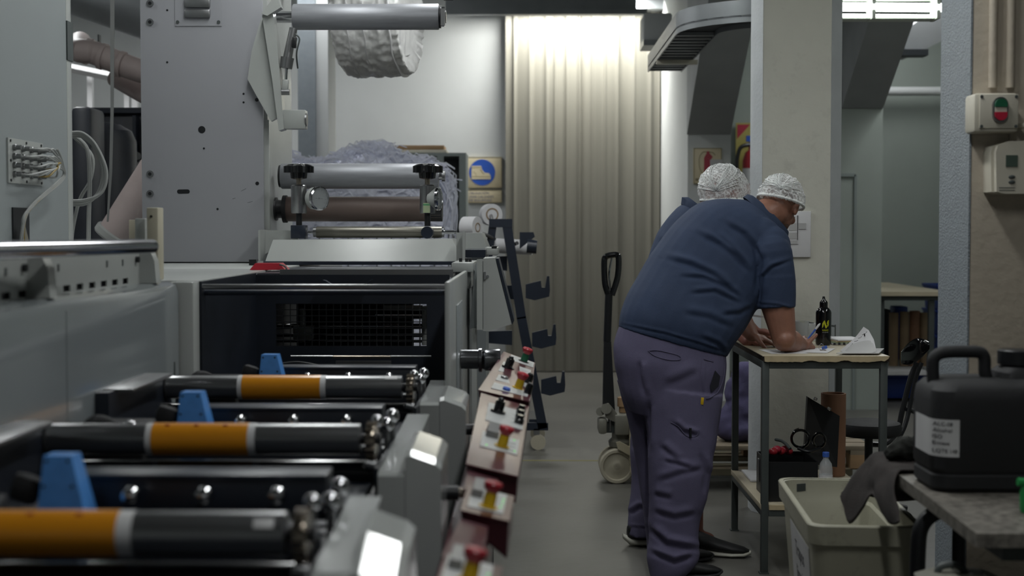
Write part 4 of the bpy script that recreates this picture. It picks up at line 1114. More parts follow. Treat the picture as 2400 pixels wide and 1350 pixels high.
    MB().lathe((-.142, y + .12, z), (1, 0, 0), [(.02, 0), (.031, .002), (.031, .014), (.024, .018)], 36).build('adjuster_disc', 'steel', t)
    # base of the station
    MB().box(-1.078, -.32, D - .5, D + .42, .55, .9, .004).build('station_base', 'black', t)
    MB().box(-1.05, -.34, D - .45, D + .1, .9, .905).build('drip_tray', 'navy_black', t)
    return t
station(0, 4.07, X(567, 4.07), X(752, 4.07), 'farthest printing station, orange sleeve nearest the black housing')
station(1, 3.06, X(356, 3.06), X(583, 3.06), 'middle printing station, its orange sleeve showing three red marks along the top')
station(2, 2.12, -.86, X(286, 2.12, 1252), 'nearest printing station, large blurred orange sleeve at bottom left')
# press frame below
t = thing('press_bed', 'dark press bed running below the printing stations', 'machine', (-.6, 3.5, 0))
MB().box(-1.06, -.33, 1.2, 5.3, 0, .545).build('base_body', 'dark_machine', t)
MB().box(-.31, -.18, 1.2, 5.5, 0, .495).build('base_side', 'machine_grey', t)
MB().box(-.178, -.1, 2.0, 5.6, .55, .80, .01).build('console_rail', 'burgundy', t)
MB().box(-.178, -.14, 1.2, 5.6, 0, .545).build('rail_support', 'dark_machine', t)

# ---- control consoles
def console(label, Db, Df, BL, BR, FR, FL, items, h=.065, hl=.022):
    P = [at(*BL, Db), at(*BR, Db), at(*FR, Df), at(*FL, Df)]
    c = (P[0] + P[2]) / 2
    t = thing('control_console', label, 'control console', (c.x, c.y, c.z - h), 'control consoles on the aisle side')
    lo = [p - V((0, 0, h)) for p in P]
    lo[2] = lo[2] + V((-.004, .02, 0)); lo[3] = P[3] - V((0, -.02, hl)); lo[0] = P[0] - V((0, 0, hl)); lo[1] = lo[1] + V((-.004, 0, 0))
    mb = MB(); mb.hexa(lo, P); mb.build('console_body', 'burgundy', t)
    n_ = (P[1] - P[0]).cross(P[3] - P[0]).normalized()
    if n_.z < 0: n_ = -n_
    def S(u, v, d=0): return (P[0] * (1 - u) + P[1] * u) * (1 - v) + (P[3] * (1 - u) + P[2] * u) * v + n_ * d
    mb = MB(); mb.hexa([S(-.01, -.005), S(1.01, -.005), S(1.01, 1.01), S(-.01, 1.01)], [S(-.01, -.005, .003), S(1.01, -.005, .003), S(1.01, 1.01, .003), S(-.01, 1.01, .003)]); mb.build('console_lid', 'burgundy', t)
    for it in items:
        kd, u, v = it[0], it[1], it[2]
        if kd == 'plate':
            u1, v1 = it[3], it[4]
            MB().hexa([S(u, v, .003), S(u1, v, .003), S(u1, v1, .003), S(u, v1, .003)], [S(u, v, .005), S(u1, v, .005), S(u1, v1, .005), S(u, v1, .005)]).build('label_plate', 'sticker', t)
            mb = MB(); w_ = v1 - v
            for i in range(3):
                vv = v + w_ * (.3 + .22 * i); mb.hexa([S(u1 - .32 * (u1 - u), vv, .005), S(u1 - .06, vv, .005), S(u1 - .06, vv + .012, .005), S(u1 - .32 * (u1 - u), vv + .012, .005)], [S(u1 - .32 * (u1 - u), vv, .0055), S(u1 - .06, vv, .0055), S(u1 - .06, vv + .012, .0055), S(u1 - .32 * (u1 - u), vv + .012, .0055)])
            mb.build('printed_lines', 'machine_grey', t)
        elif kd == 'estop':
            p = S(u, v, .005); m = it[3] if len(it) > 3 else 'yellow'
            e = MB().lathe(p, n_, [(.013, 0), (.0125, .02), (.0115, .03)], 24).build('emergency_stop', m, t)
            MB().lathe(p + n_ * .03, n_, [(.0115, 0), (.014, .004), (.018, .01), (.019, .017), (.016, .021), (.006, .023)], 28).build('mushroom_button', 'red', e)
            MB().lathe(p, n_, [(.019, 0), (.019, .002), (.013, .003)], 24).build('collar', 'yellow' if m == 'yellow' else 'black', e)
        elif kd == 'rotary':
            p = S(u, v, .005)
            e = MB().lathe(p, n_, [(.022, 0), (.022, .006), (.014, .007), (.014, .03), (.012, .034)], 24).build('rotary_switch', 'black_gloss', t)
            MB().obox(p + n_ * .036, (.008, .028, .012), (0, 0, .4), .002).build('switch_grip', 'black', e)
        elif kd == 'knobs':
            for i in range(3):
                p = S(u, v + .085 * i, .005)
                MB().lathe(p, n_, [(.013, 0), (.013, .012), (.010, .014), (.009, .024)], 18).build('selector_knob', 'black_gloss', t)
        elif kd == 'key':
            p = S(u, v, .005)
            e = MB().lathe(p, n_, [(.012, 0), (.012, .018), (.010, .03), (.004, .032)], 18).build('key_switch', 'black_gloss', t)
            MB().lathe(p + n_ * .031, n_, [(.007, 0), (.007, .003)], 14).build('key_face', 'steel', e)
        elif kd == 'push':
            MB().lathe(S(u, v, .005), n_, [(.012, 0), (.012, .006), (.009, .009)], 20).build('push_button', it[3], t)
        elif kd == 'silver':
            q = MB(); w_ = .12
            q.hexa([S(u, v, .005), S(u + .26, v, .005), S(u + .26, v + it[3], .005), S(u, v + it[3], .005)], [S(u + .02, v, .028), S(u + .24, v, .028), S(u + .24, v + it[3], .02), S(u + .02, v + it[3], .02)])
            q.build('metal_block', 'steel', t)
        elif kd == 'led':
            MB().lathe(S(u, v, .005), n_, [(.0016, 0), (.0016, .001)], 8).build('indicator_light', 'led', t)
    return t
console('farthest burgundy control console with two emergency stops and a blue button', 5.1, 4.2, (1180, 826), (1253, 852), (1240, 942), (1122, 915),
        [('plate', .25, .02, .97, .17), ('estop', .66, .10, 'button_green'), ('plate', .15, .26, .92, .52), ('rotary', .33, .40), ('plate', .2, .60, .95, .74), ('plate', .2, .80, .95, .93), ('push', .36, .66, 'steel'), ('push', .5, .9, 'sign_blue'), ('estop', .72, .8), ('key', .93, .86), ('key', .90, .62)])
console('burgundy control console with three black selector knobs in a row', 4.16, 3.19, (1128, 924), (1238, 955), (1213, 1117), (1093, 1088),
        [('plate', .18, .13, .95, .42), ('rotary', .4, .26), ('knobs', .85, .17), ('plate', .18, .58, .92, .78), ('silver', .24, .55, .09), ('estop', .6, .72), ('led', .3, .75), ('led', .86, .74), ('led', .82, .6)])
console('burgundy control console with three green lights beside its emergency stop', 2.98, 2.69, (1097, 1140), (1204, 1166), (1192, 1224), (1080, 1198),
        [('plate', .1, .05, .85, .85), ('silver', .1, .1, .35), ('estop', .52, .72), ('led', .8, .3), ('led', .79, .45), ('led', .77, .62)], .075)
console('nearest burgundy control console, cut by the bottom of the picture', 2.36, 2.05, (1045, 1300), (1176, 1333), (1158, 1410), (1020, 1380),
        [('plate', .05, .05, .85, .85), ('silver', .08, .12, .35), ('estop', .5, .7), ('led', .8, .4)], .08)
# sloping burgundy slabs between the consoles
for (Db, Df, q, s_) in ((3.17, 3.0, ((1096, 1092), (1168, 1112), (1160, 1152), (1088, 1132)), 'behind the console with three green lights'), (2.66, 2.38, ((1080, 1203), (1144, 1222), (1128, 1316), (1035, 1290)), 'behind the nearest console')):
    P = [at(*q[0], Db), at(*q[1], Db), at(*q[2], Df), at(*q[3], Df)]
    P = [p - V((0, 0, .01)) for p in P]
    o = MB().hexa([p - V((0, 0, .04)) for p in P], P).build('console_link', 'burgundy')
    tag(o, 'plain burgundy link panel ' + s_, 'panel', 'burgundy link panels')

# ---- tower
D = 6.8
t = thing('press_tower', 'tall grey press tower plate with holes and bolts', 'tower', (-1.5, D, CT))
x0, x1 = X(331, D, 300), X(617, D, 300)
MB().box(x0, x1, D, D + .02, Z(614, D, 500), 3.4, .003).build('front_plate', 'tower_grey', t)
MB().box(x0 + .02, x1 - .012, D + .02, D + .9, CT + .03, 3.4).build('tower_core', 'tower_grey', t)
MB().box(x0 + .01, x1 - .01, D + .005, D + .9, CT + .0005, CT + .03).build('dark_plinth', 'black', t)
MB().box(x1 - .012, x1 + .022, D + .03, D + .06, Z(538, D, 600), 1.98, .002).build('edge_strip', 'machine_light', t)
MB().box(x1 - .01, x1 + .01, D + .06, D + .75, Z(540, D, 600), 3.4).build('side_plate', 'machine_light', t)
def disc(name, px, py, r, m_, d=.006, parent=None, seg=16):
    q = at(px, py, D); return MB().cyl((q.x, D - d, q.z), (q.x, D + .001, q.z), r, seg=seg).build(name, m_, parent or t)
for (px, py) in ((352, 8), (352, 52), (352, 408), (352, 454)):
    b0 = disc('bolt', px, py, .017, 'steel'); disc('bolt_socket', px, py, .009, 'black', .0075, b0, 6)
for (px, py, r) in ((392, 24, .005), (392, 146, .005), (473, 304, .0175), (478, 348, .005), (571, 220, .005), (571, 240, .005), (602, 234, .009), (603, 430, .009), (510, 490, .0055)):
    disc('hole', px, py, r, 'black', .001)
a = at(430, 449, D); pp = []
for i in range(16):
    an = 2 * PI * i / 16; pp.append((a.x + (.02 if math.cos(an) > 0 else -.02) + .0105 * math.cos(an), a.z + .0105 * math.sin(an)))
MB().prism(pp, 'xz', D - .001, D + .001).build('slot_hole', 'black', t)
a, b_ = at(410, -30, D), at(520, 61, D)
h_ = MB().box(a.x, b_.x, D - .004, D, b_.z, a.z).build('hatch', 'tower_grey', t)
for (px, py) in ((417, 52), (513, 52)): q = at(px, py, D); MB().cyl((q.x, D - .008, q.z), (q.x, D - .003, q.z), .008, seg=14).build('hatch_screw', 'frame_steel', h_)
for (y0, y1) in ((-25, -8), (-4, 19), (23, 43)):
    a, b_ = at(434, y0, D), at(494, y1, D); MB().box(a.x, b_.x, D - .02, D - .004, b_.z, a.z, .006).build('louvre', 'steel', h_)
for (u0, v0, u1, v1) in ((565, 448, 577, 442), (545, 466, 552, 464), (580, 475, 592, 472)):
    MB().tube([at(u0, v0, D - .0005), at(u1, v1, D - .0005)], .0007, 4, False).build('scratch', 'frame_steel', t)
# web arm: wing plate and bar
t = thing('web_arm', 'pointed grey wing plate with slanting bar holding the top roller', 'arm', (-1.2, 6.75, 2.2))
def pz(D_, *ps): return [(q.x, q.z) for q in (at(a_, b2, D_) for a_, b2 in ps)]
MB().prism(pz(6.78, (638, 10), (612, 50), (592, 120), (582, 186), (600, 220), (637, 285), (655, 275), (640, 100), (632, 30)), 'xz', 6.76, 6.795).build('wing_plate', 'machine_light', t)
MB().prism(pz(6.74, (616, 38), (640, 22), (652, 110), (667, 303), (655, 307), (640, 190)), 'xz', 6.72, 6.80).build('slant_bar', 'machine_light', t)
MB().prism(pz(6.74, (616, 35), (640, 4), (655, 0), (662, 20), (630, 40)), 'xz', 6.7, 6.76).build('bar_end', 'machine_light', t)
a, b_ = at(655, 258, 6.75), at(716, 302, 6.75)
MB().box(a.x, b_.x, 6.74, 6.82, b_.z, a.z, .003).build('stub_beam', 'machine_light', t)
MB().cyl(at(716, 281, 6.76), at(720, 281, 6.76), .03, seg=24).build('beam_cap', 'steel', t)
cy = MB(); cy.cyl(at(688, 66, 6.75), at(674, 135, 6.75), .019, .022, 20); cy.cyl(at(674, 135, 6.75), at(670, 160, 6.75), .032, .03, 20); cy.build('air_cylinder', 'steel', t)
MB().cyl(at(672, 158, 6.75), at(670, 190, 6.75), .007, seg=12).build('piston_rod', 'chrome', t)
MB().obox(at(669, 200, 6.75), (.03, .03, .055), (0, .1, 0), .008).build('rod_clevis', 'machine_light', t)
MB().cyl(at(660, 216, 6.72), at(679, 216, 6.72), .014, seg=12).build('clevis_pin', 'steel', t)
MB().obox(at(690, 100, 6.7), (.02, .03, .05), (0, .1, 0), .004).build('cylinder_fitting', 'black', t)
MB().tube([at(692, 80, 6.7), at(702, 92, 6.7), at(695, 125, 6.7), at(698, 160, 6.75)], .004, 6).build('air_line', 'frame_steel', t)
# rollers
def rollerp(name, label, D_, px0, px1, py, r, m_, ends=()):
    q0, q1 = at(px0, py, D_), at(px1, py, D_); zc = q0.z
    t = thing(name, label, 'roller', ((q0.x + q1.x) / 2, D_, zc), 'rollers reaching out from the tower')
    MB().lathe((q0.x, D_, zc), (1, 0, 0), [(r * .96, 0), (r, .004), (r, q1.x - q0.x - .004), (r * .96, q1.x - q0.x)], 48).build('roller_tube', m_, t)
    for (a_, b2, rr, mm) in ends:
        A, B = at(a_, py, D_), at(b2, py, D_); MB().cyl((A.x, D_, zc), (B.x, D_, zc), rr, seg=28).build('end_cap' if rr > .02 else 'axle', mm, t)
    return t
tr = rollerp('top_roller', 'large grey roller at the very top on a bright shaft', 6.9, 688, 1029, 40, .062, 'roller_grey', ((630, 688, .028, 'chrome'), (1029, 1034, .055, 'black'), (1034, 1042, .048, 'chrome'), (1042, 1046, .03, 'steel')))
MB().box(X(1034, 6.85), X(1044, 6.85), 6.84, 6.86, Z(60, 6.85), Z(20, 6.85)).build('bearing_cover', 'steel', tr)
rollerp('idler_roller', 'grey roller just above the brown roller', 7.0, 660, 1028, 413, .0625, 'roller_grey', ((655, 660, .055, 'black'), (1028, 1036, .018, 'chrome'), (1036, 1043, .026, 'steel')))
rollerp('rubber_roller', 'brown rubber roller behind the two pressure gauges', 7.05, 672, 1036, 490, .0615, 'roller_brown', ((645, 650, .058, 'black'), (650, 664, .045, 'black'), (664, 673, .068, 'rubber'), (1000, 1037, .0618, 'black')))
rollerp('guide_roller', 'slim olive grey roller lowest, just above the cover', 6.72, 742, 1036, 544, .027, 'roller_olive', ((720, 742, .008, 'chrome'), (735, 743, .023, 'chrome_dark'), (1030, 1041, .024, 'chrome'), (1041, 1070, .009, 'chrome')))
rollerp('upper_shaft', 'dark shaft peeking out above the top roller', 7.3, 640, 1062, -14, .028, 'frame_steel', ((1040, 1062, .035, 'black'),))
# sloped cover
D = 6.5
t = thing('roller_cover', 'wide light grey sloped metal cover under the slim roller', 'cover', (-.7, 6.6, CT))
lo = [at(622, 612, D), at(1086, 612, D), at(1086, 612, D) + V((0, .55, 0)), at(622, 612, D) + V((0, .55, 0))]
up = [at(640, 562, D + .06), at(1060, 560, D + .06), at(1060, 560, D + .06) + V((0, .35, 0)), at(640, 562, D + .06) + V((0, .35, 0))]
MB().hexa(lo, up).build('cover_shell', 'machine_light', t)
a, b_ = at(607, 540, 6.62), at(640, 612, 6.62)
MB().prism(pz(6.62, (607, 540), (612, 538), (612, 612), (607, 612)), 'xz', 6.6, 6.9).build('side_flange', 'machine_light', t)
MB().prism(pz(6.75, (612, 540), (700, 540), (700, 562), (612, 600)), 'xz', 6.73, 6.76).build('rear_flange', 'machine_light', t)
MB().box(X(590, 6.45), X(1062, 6.45), 6.43, 7.0, CT + .001, Z(612, 6.5) - .001).build('dark_base', 'navy_paint', t)
MB().box(X(604, 6.4), X(616, 6.4), 6.38, 6.41, CT + .001, Z(612, 6.4)).build('corner_clip', 'machine_light', t)
MB().box(X(583, 6.35), X(600, 6.35), 6.35, 6.4, CT + .001, Z(608, 6.4)).build('black_latch', 'black', t)
# red block
t = thing('red_guard', 'small red block on the cabinet edge left of the cover', 'guard', (X(628, 5.6), 5.6, CT))
D = 5.6
lo = [at(585, 637, D), at(668, 637, D), at(668, 637, D) + V((0, .12, 0)), at(585, 637, D) + V((0, .12, 0))]
up = [at(598, 617, D + .01), at(655, 617, D + .01), at(655, 617, D + .01) + V((0, .09, 0)), at(598, 617, D + .01) + V((0, .09, 0))]
for p in lo: p.z = CT + .001
MB().hexa(lo, up).build('guard_body', 'red', t)
MB().tube([at(655, 620, D - .01), at(667, 624, D - .01), at(672, 632, D - .01), at(668, 640, D - .01)], .0035, 6).build('cable', 'frame_steel', t)

# ---- pressure gauges with star knobs
def gauge(px, label, right):
    D = 6.62
    t = thing('pressure_adjuster', label, 'pressure gauge', (X(px, D), D, Z(540, D)), 'pressure adjusters')
    cx = X(px, D); 
    kz0, kz1 = Z(420, D), Z(384, D)
    kn = MB()
    kn.lathe((cx, D, kz0), (0, 0, 1), [(.022, 0), (.038, .004), (.042, Z(402, D) - kz0)], 28)
    kn.build('knob_hub', 'black_gloss', t)
    kb = MB(); pts_ = []
    for i in range(60):
        an = 2 * PI * i / 60; r = .063 + .010 * math.cos(5 * an + .6)
        pts_.append((cx + r * math.cos(an), D + r * math.sin(an)))
    z0, z1 = Z(405, D), Z(390, D)
    kb.rings([[V((a_, b2, z0)) for a_, b2 in pts_], [V((a_, b2, z1)) for a_, b2 in pts_], [V((cx + (a_ - cx) * .7, D + (b2 - D) * .7, Z(385, D))) for a_, b2 in pts_], [V((cx + (a_ - cx) * .3, D + (b2 - D) * .3, kz1 + .001)) for a_, b2 in pts_]])
    kb.build('star_knob', 'black_gloss', t)
    MB().cyl((cx, D, Z(433, D)), (cx, D, kz0), .012, seg=16).build('knob_stem', 'brass_steel', t)
    MB().lathe((cx, D, Z(500, D)), (0, 0, 1), [(.034, 0), (.036, .004), (.036, Z(436, D) - Z(500, D)), (.03, Z(433, D) - Z(500, D))], 36).build('pressure_cylinder', 'chrome_dark', t)
    MB().cyl((cx, D, Z(530, D)), (cx, D, Z(500, D)), .014, seg=16).build('push_rod', 'black', t)
    if not right:
        a, b_ = at(px - 17, 528, D), at(px + 18, 559, D); MB().box(a.x, b_.x, D - .035, D + .035, b_.z, a.z, .003).build('foot_block', 'navy_paint', t)
        g0 = at(723, 465, D); dd = V((1.1, -1, 0)).normalized(); g1 = at(750, 465, D - .05); R_ = .056
    else:
        MB().cyl((cx, D - .04, Z(545, D)), (cx, D + .04, Z(545, D)), .028, seg=24).build('foot_block', 'navy_paint', t)
        a, b_ = at(px - 18, 476, D), at(px + 10, 499, D)
        mb = MB()
        for (r0, rr, z0_, z1_, mm) in ((.0368, 0, b_.z, a.z, 'label_pale'),):
            pass
        def wrap(z0_, z1_, rr):
            m_ = MB(); ring = []
            for z in (z0_, z1_):
                ring.append([V((cx + rr * math.sin(an), D - rr * math.cos(an), z)) for an in [(-.5 + .9 * i / 8) for i in range(9)]] + [V((cx + .0355 * math.sin(an), D - .0355 * math.cos(an), z)) for an in [(-.5 + .9 * i / 8) for i in range(8, -1, -1)]])
            return m_.rings(ring)
        wrap(b_.z, a.z, .0368).build('paper_label', 'label_pale', t); wrap(a.z - .012, a.z - .004, .0372).build('label_print', 'label_green', t)
        dd = V((1, -.2, 0)).normalized(); g1 = at(1030, 466, D - .0); R_ = .054
        g0 = g1 - dd * .05
    MB().lathe(g1 - dd * .055, dd, [(R_ * .8, 0), (R_ * .92, .01), (R_ * .92, .045)], 36).build('gauge_case', 'machine_light', t)
    MB().lathe(g1 - dd * .014, dd, [(R_ * .92, 0), (R_, .003), (R_, .014), (R_ * .88, .018), (R_ * .84, .012)], 40, False).build('gauge_bezel', 'chrome', t)
    f_ = MB().lathe(g1 - dd * .012, dd, [(R_ * .87, 0), (R_ * .87, .004)], 36).build('dial_face', 'plate_white', t)
    a_, b2, _ = frame_from(dd)
    side = V((0, 0, 1)).cross(dd).normalized(); c_ = g1 - dd * .0075
    mb = MB(); mb.tube([c_ - side * .02, c_ + side * .024], .0009, 4, False)
    for i in range(11):
        an = math.radians(-30 + 24 * i); dr = side * math.cos(an) + V((0, 0, 1)) * math.sin(an)
        mb.tube([c_ + dr * R_ * .66, c_ + dr * R_ * .78], .0006, 4, False)
    mb.build('dial_marks', 'ink', f_)
    MB().ell(c_, (.004, .004, .004)).build('needle_hub', 'ink', f_)
    MB().lathe(g1 + dd * .0015, dd, [(R_ * .86, 0), (R_ * .86, .001)], 36).build('dial_glass', 'mask_glass', t)
    MB().cyl((cx, D, g1.z), g1 - dd * .05, .012, seg=12).build('gauge_stem', 'steel', t)
    return t
gauge(701, 'left pressure gauge and star knob above the cover', False)
gauge(1002, 'right pressure gauge and star knob with pale green label', True)

# ================================================================ right foreground
TT = .925
# work table
t = thing('work_table', 'standing work table with chipped cream top and dark steel frame', 'table', (1.24, 6.4, 0))
tx0, tx1, ty0, ty1 = .977, 1.508, 5.95, 6.86
MB().box(tx0 + .006, tx1, ty0 + .004, ty1, TT - .024, TT - .002).build('core_board', 'chip_wood', t)
MB().box(tx0 + .002, tx1 - .002, ty0 + .001, ty1, TT - .003, TT, .0006).build('table_top', 'table_top', t)
random.seed(11)
poly = [(tx0 + .008, TT - .0005), (tx0 + .01, TT - .024)]
x = tx0 + .02
while x < tx1 - .02:
    poly.append((x, TT - .0255 + max(0, noise.noise(V((x * 14, 0, 3)))) * .014 + random.uniform(-.001, .001))); x += .007
poly += [(tx1 - .006, TT - .012), (tx1, TT - .0005)]
MB().prism(poly, 'xz', ty0 - .002, ty0 + .003).build('edge_laminate', 'table_edge', t)
for (x, y) in ((tx0 + .002, ty0 + .012), (tx1 - .034, ty0 + .012), (tx0 + .002, ty1 - .034), (tx1 - .034, ty1 - .034)):
    MB().box(x, x + .03, y, y + .03, .0, TT - .0245, .002).build('leg', 'frame_steel', t)
    MB().box(x - .006, x + .034, y - .004, y + .034, .0, .006).build('foot_plate', 'frame_steel', t)
for (a0, a1, b0, b1) in ((tx0 + .032, tx1 - .034, ty0 + .012, ty0 + .042), (tx0 + .032, tx1 - .034, ty1 - .034, ty1 - .004), (tx0 + .002, tx0 + .032, ty0 + .042, ty1 - .034), (tx1 - .034, tx1 - .004, ty0 + .042, ty1 - .034)):
    MB().box(a0, a1, b0, b1, TT - .055, TT - .025, .002).build('frame_rail', 'frame_steel', t)
    MB().box(a0, a1, b0, b1, .245, .272, .002).build('shelf_rail', 'frame_steel', t)
MB().box(tx0 + .0, tx1 - .002, ty0 + .02, ty1 - .01, .2725, .2945, .001).build('lower_shelf', 'table_top', t)
MB().box(tx0 + .034, tx1 - .036, ty0 + .006, ty0 + .0195, .2735, .2935).build('shelf_edge', 'table_edge', t)
SH = .295
# toolbox on the shelf
D = 6.03
t = thing('toolbox', 'open black toolbox on the lower shelf of the work table', 'toolbox', (X(1860, D), D, SH + .001))
bx0, bx1, by0, by1 = X(1803, D), X(1923, D), D, D + .3
mb = MB(); hx, hy = (bx1 - bx0) / 2, (by1 - by0) / 2; cx, cy = (bx0 + bx1) / 2, (by0 + by1) / 2
mb.rings([rrect(cx, cy, hx, hy, .008, SH + .001), rrect(cx, cy, hx, hy, .008, SH + .17), rrect(cx, cy, hx - .006, hy - .006, .006, SH + .17), rrect(cx, cy, hx - .006, hy - .006, .006, SH + .012)])
mb.build('box_body', 'black', t)
mb = MB(); P = [at(1884, 1085, D + .3), at(1893, 930, D + .36), at(1968, 975, D + .36), at(1962, 1095, D + .3)]
mb.hexa(P, [p + V((.0, .035, 0)) for p in P]); mb.build('box_lid', 'black', t)
for (px, py) in ((1911, 935), (1943, 958)):
    q = at(px, py, D + .35); MB().obox(q, (.016, .01, .014), (0, .5, 0), .002).build('latch', 'chrome', t)
for k in range(3): MB().box(bx0 - .006, bx0, by0 + .02 + .09 * k, by0 + .06 + .09 * k, SH + .05, SH + .15, .002).build('latch', 'steel', t)
random.seed(2)
for k in range(5):
    q = at(1812 + 9 * k, 1058 - 5 * (k % 2), D + .07 + .03 * k)
    o = MB().ell(q, (.02, .02, .016)).build('red_plug', ['red', 'sign_red'][k % 2]); o.location.z += .0
    tag(o, ['leftmost red plug in the toolbox', 'second red plug from the left in the toolbox', 'middle red plug in the toolbox', 'second red plug from the right in the toolbox', 'rightmost red plug in the toolbox'][k], 'plug', 'red plugs in the toolbox')
mb = MB(); mb.tube([at(1818, 1030, D + .2), at(1835, 1035, D + .15), at(1852, 1052, D + .1)], .007, 8); o = mb.build('file_tool', 'frame_steel'); tag(o, 'flat dark tool lying across the red plugs in the toolbox', 'tool')
t = thing('ear_muffs', 'black ear muffs with two padded loops lying on the toolbox', 'ear muffs', at(1890, 1050, D + .15))
def loop(cx, cy, rx, ry, Dd, rr):
    pts_ = [at(cx + rx * math.cos(2 * PI * k / 16), cy + ry * math.sin(2 * PI * k / 16), Dd + .02 * math.sin(2 * PI * k / 16)) for k in range(17)]
    return MB().tube(pts_, rr, 8)
loop(1876, 1028, 21, 20, D + .2, .006).build('ear_cushion', 'black_gloss', t); loop(1920, 1032, 14, 16, D + .2, .006).build('ear_cushion', 'black_gloss', t)
MB().tube([at(1870, 1050, D + .12), at(1895, 1058, D + .1), at(1922, 1050, D + .12)], .008, 8).build('head_band', 'black', t)
MB().tube([at(1856, 1022, D + .2), at(1860, 1010, D + .2), at(1872, 1004, D + .2)], .003, 6).build('wire', 'chrome_dark', t)
# cardboard tube and water bottle
D = 6.7
o = MB().lathe((X(1957, D), D, SH + .001), (0, 0, 1), [(.058, 0), (.058, Z(921, D) - SH), (.05, Z(921, D) - SH), (.05, .02)], 40).build('cardboard_tube', 'cardboard')
tag(o, 'wide brown cardboard tube standing at the back of the lower shelf', 'tube')
D = 5.99; q = at(1939, 1070, D)
t = thing('water_bottle', 'clear plastic water bottle with blue cap on the lower shelf', 'bottle', (q.x, D + .03, SH + .001))
MB().lathe((q.x, D + .03, SH + .001), (0, 0, 1), [(.026, 0), (.029, .006), (.029, .06), (.027, .08), (.029, .1), (.029, .14), (.025, .165), (.012, .185), (.012, .2)], 28).build('bottle_body', 'clear', t)
MB().lathe((q.x, D + .03, SH + .195), (0, 0, 1), [(.0145, 0), (.0145, .018), (.013, .02)], 24).build('bottle_cap', 'blue_cap', t)
MB().lathe((q.x, D + .03, SH + .07), (0, 0, 1), [(.0295, 0), (.0295, .05)], 28, False).build('bottle_label', 'paper', t)
# papers on the shelf
o = MB().box(tx0 + .04, tx0 + .16, 6.5, 6.78, SH + .001, SH + .012, .002).build('paper_pile', 'paper'); tag(o, 'loose white papers at the back left of the lower shelf', 'papers')
# black drinking bottle with logo
D = 6.52; q = at(1929.5, 808, D); r = .0355
t = thing('drinking_bottle', 'black metal drinking bottle with yellow logo on the work table', 'bottle', (q.x, D, TT + .001))
zt = Z(695, D, 1930) - TT
MB().lathe((q.x, D, TT + .001), (0, 0, 1), [(.030, 0), (.0345, .004), (r, .012), (r, .148), (.033, .157), (.024, .168), (.0185, .172), (.0185, .185)], 40).build('bottle_body', 'black_gloss', t)
MB().lathe((q.x, D, TT + .183), (0, 0, 1), [(.0185, 0), (.0185, .012), (.017, .016), (.008, .026), (.005, .04), (.0045, zt - .184)], 28).build('spout_cap', 'black_gloss', t)
def on_cyl(u, z, rr=r + .0006): return V((q.x + rr * math.sin(u), D - rr * math.cos(u), TT + z))
def patch(name, poly, m_):  # polygon in (angle, height) laid on the bottle
    mb = MB(); mb.rings([[on_cyl(u, z, r + .0002) for u, z in poly], [on_cyl(u, z, r + .0009) for u, z in poly]]); return mb.build(name, m_, t)
c0 = .05; 
patch('logo_mark', [(c0 + u, .098 + v) for u, v in ((-.42, -.018), (-.40, .002), (-.26, .012), (-.16, .005), (-.28, -.012))], 'logo')
patch('logo_mark', [(c0 + u, .098 + v) for u, v in ((-.24, .013), (-.1, .018), (.14, -.008), (.26, -.002), (.16, -.018), (.02, -.019), (-.14, -.002))], 'logo')
patch('logo_mark', [(c0 + u, .098 + v) for u, v in ((.16, .003), (.26, .014), (.46, .019), (.45, -.004), (.3, -.014), (.27, -.002))], 'logo')
def wrap_text(name, s, size, z, m_, sx=1.):
    me = font_mesh(s, size); bm_ = bmesh.new(); bm_.from_mesh(me); mb = MB(); mb.bm.free(); mb.bm = bm_
    for v in bm_.verts: v.co = on_cyl(c0 + v.co.x * sx / r, z + v.co.y, r + .0006 + v.co.z)
    return mb.build(name, m_, t)
wrap_text('logo_lettering', 'NUNAICE', .0125, .066, 'logo', .52)
wrap_text('small_lettering', 'SOLUCIONES', .0042, .059, 'plate_white', 1.1)
# keys
q = at(1925, 803, 6.22)
t = thing('key_ring', 'key ring with blue tag beside the black drinking bottle', 'keys', (q.x, 6.22, TT))
MB().tube([V((q.x + .012 * math.cos(2 * PI * k / 12), 6.22 + .004 * math.sin(4 * PI * k / 12), TT + .016 + .013 * math.sin(2 * PI * k / 12))) for k in range(13)], .0012, 6).build('split_ring', 'chrome', t)
MB().obox((q.x + .016, 6.23, TT + .012), (.024, .006, .014), (0, -.3, 0), .002).build('blue_tag', 'blue_cap', t)
for k in range(2): MB().obox((q.x + .004 + .008 * k, 6.2, TT + .003), (.03, .009, .002), (0, 0, .4 + k), .0005).build('key', 'brass_steel', t)
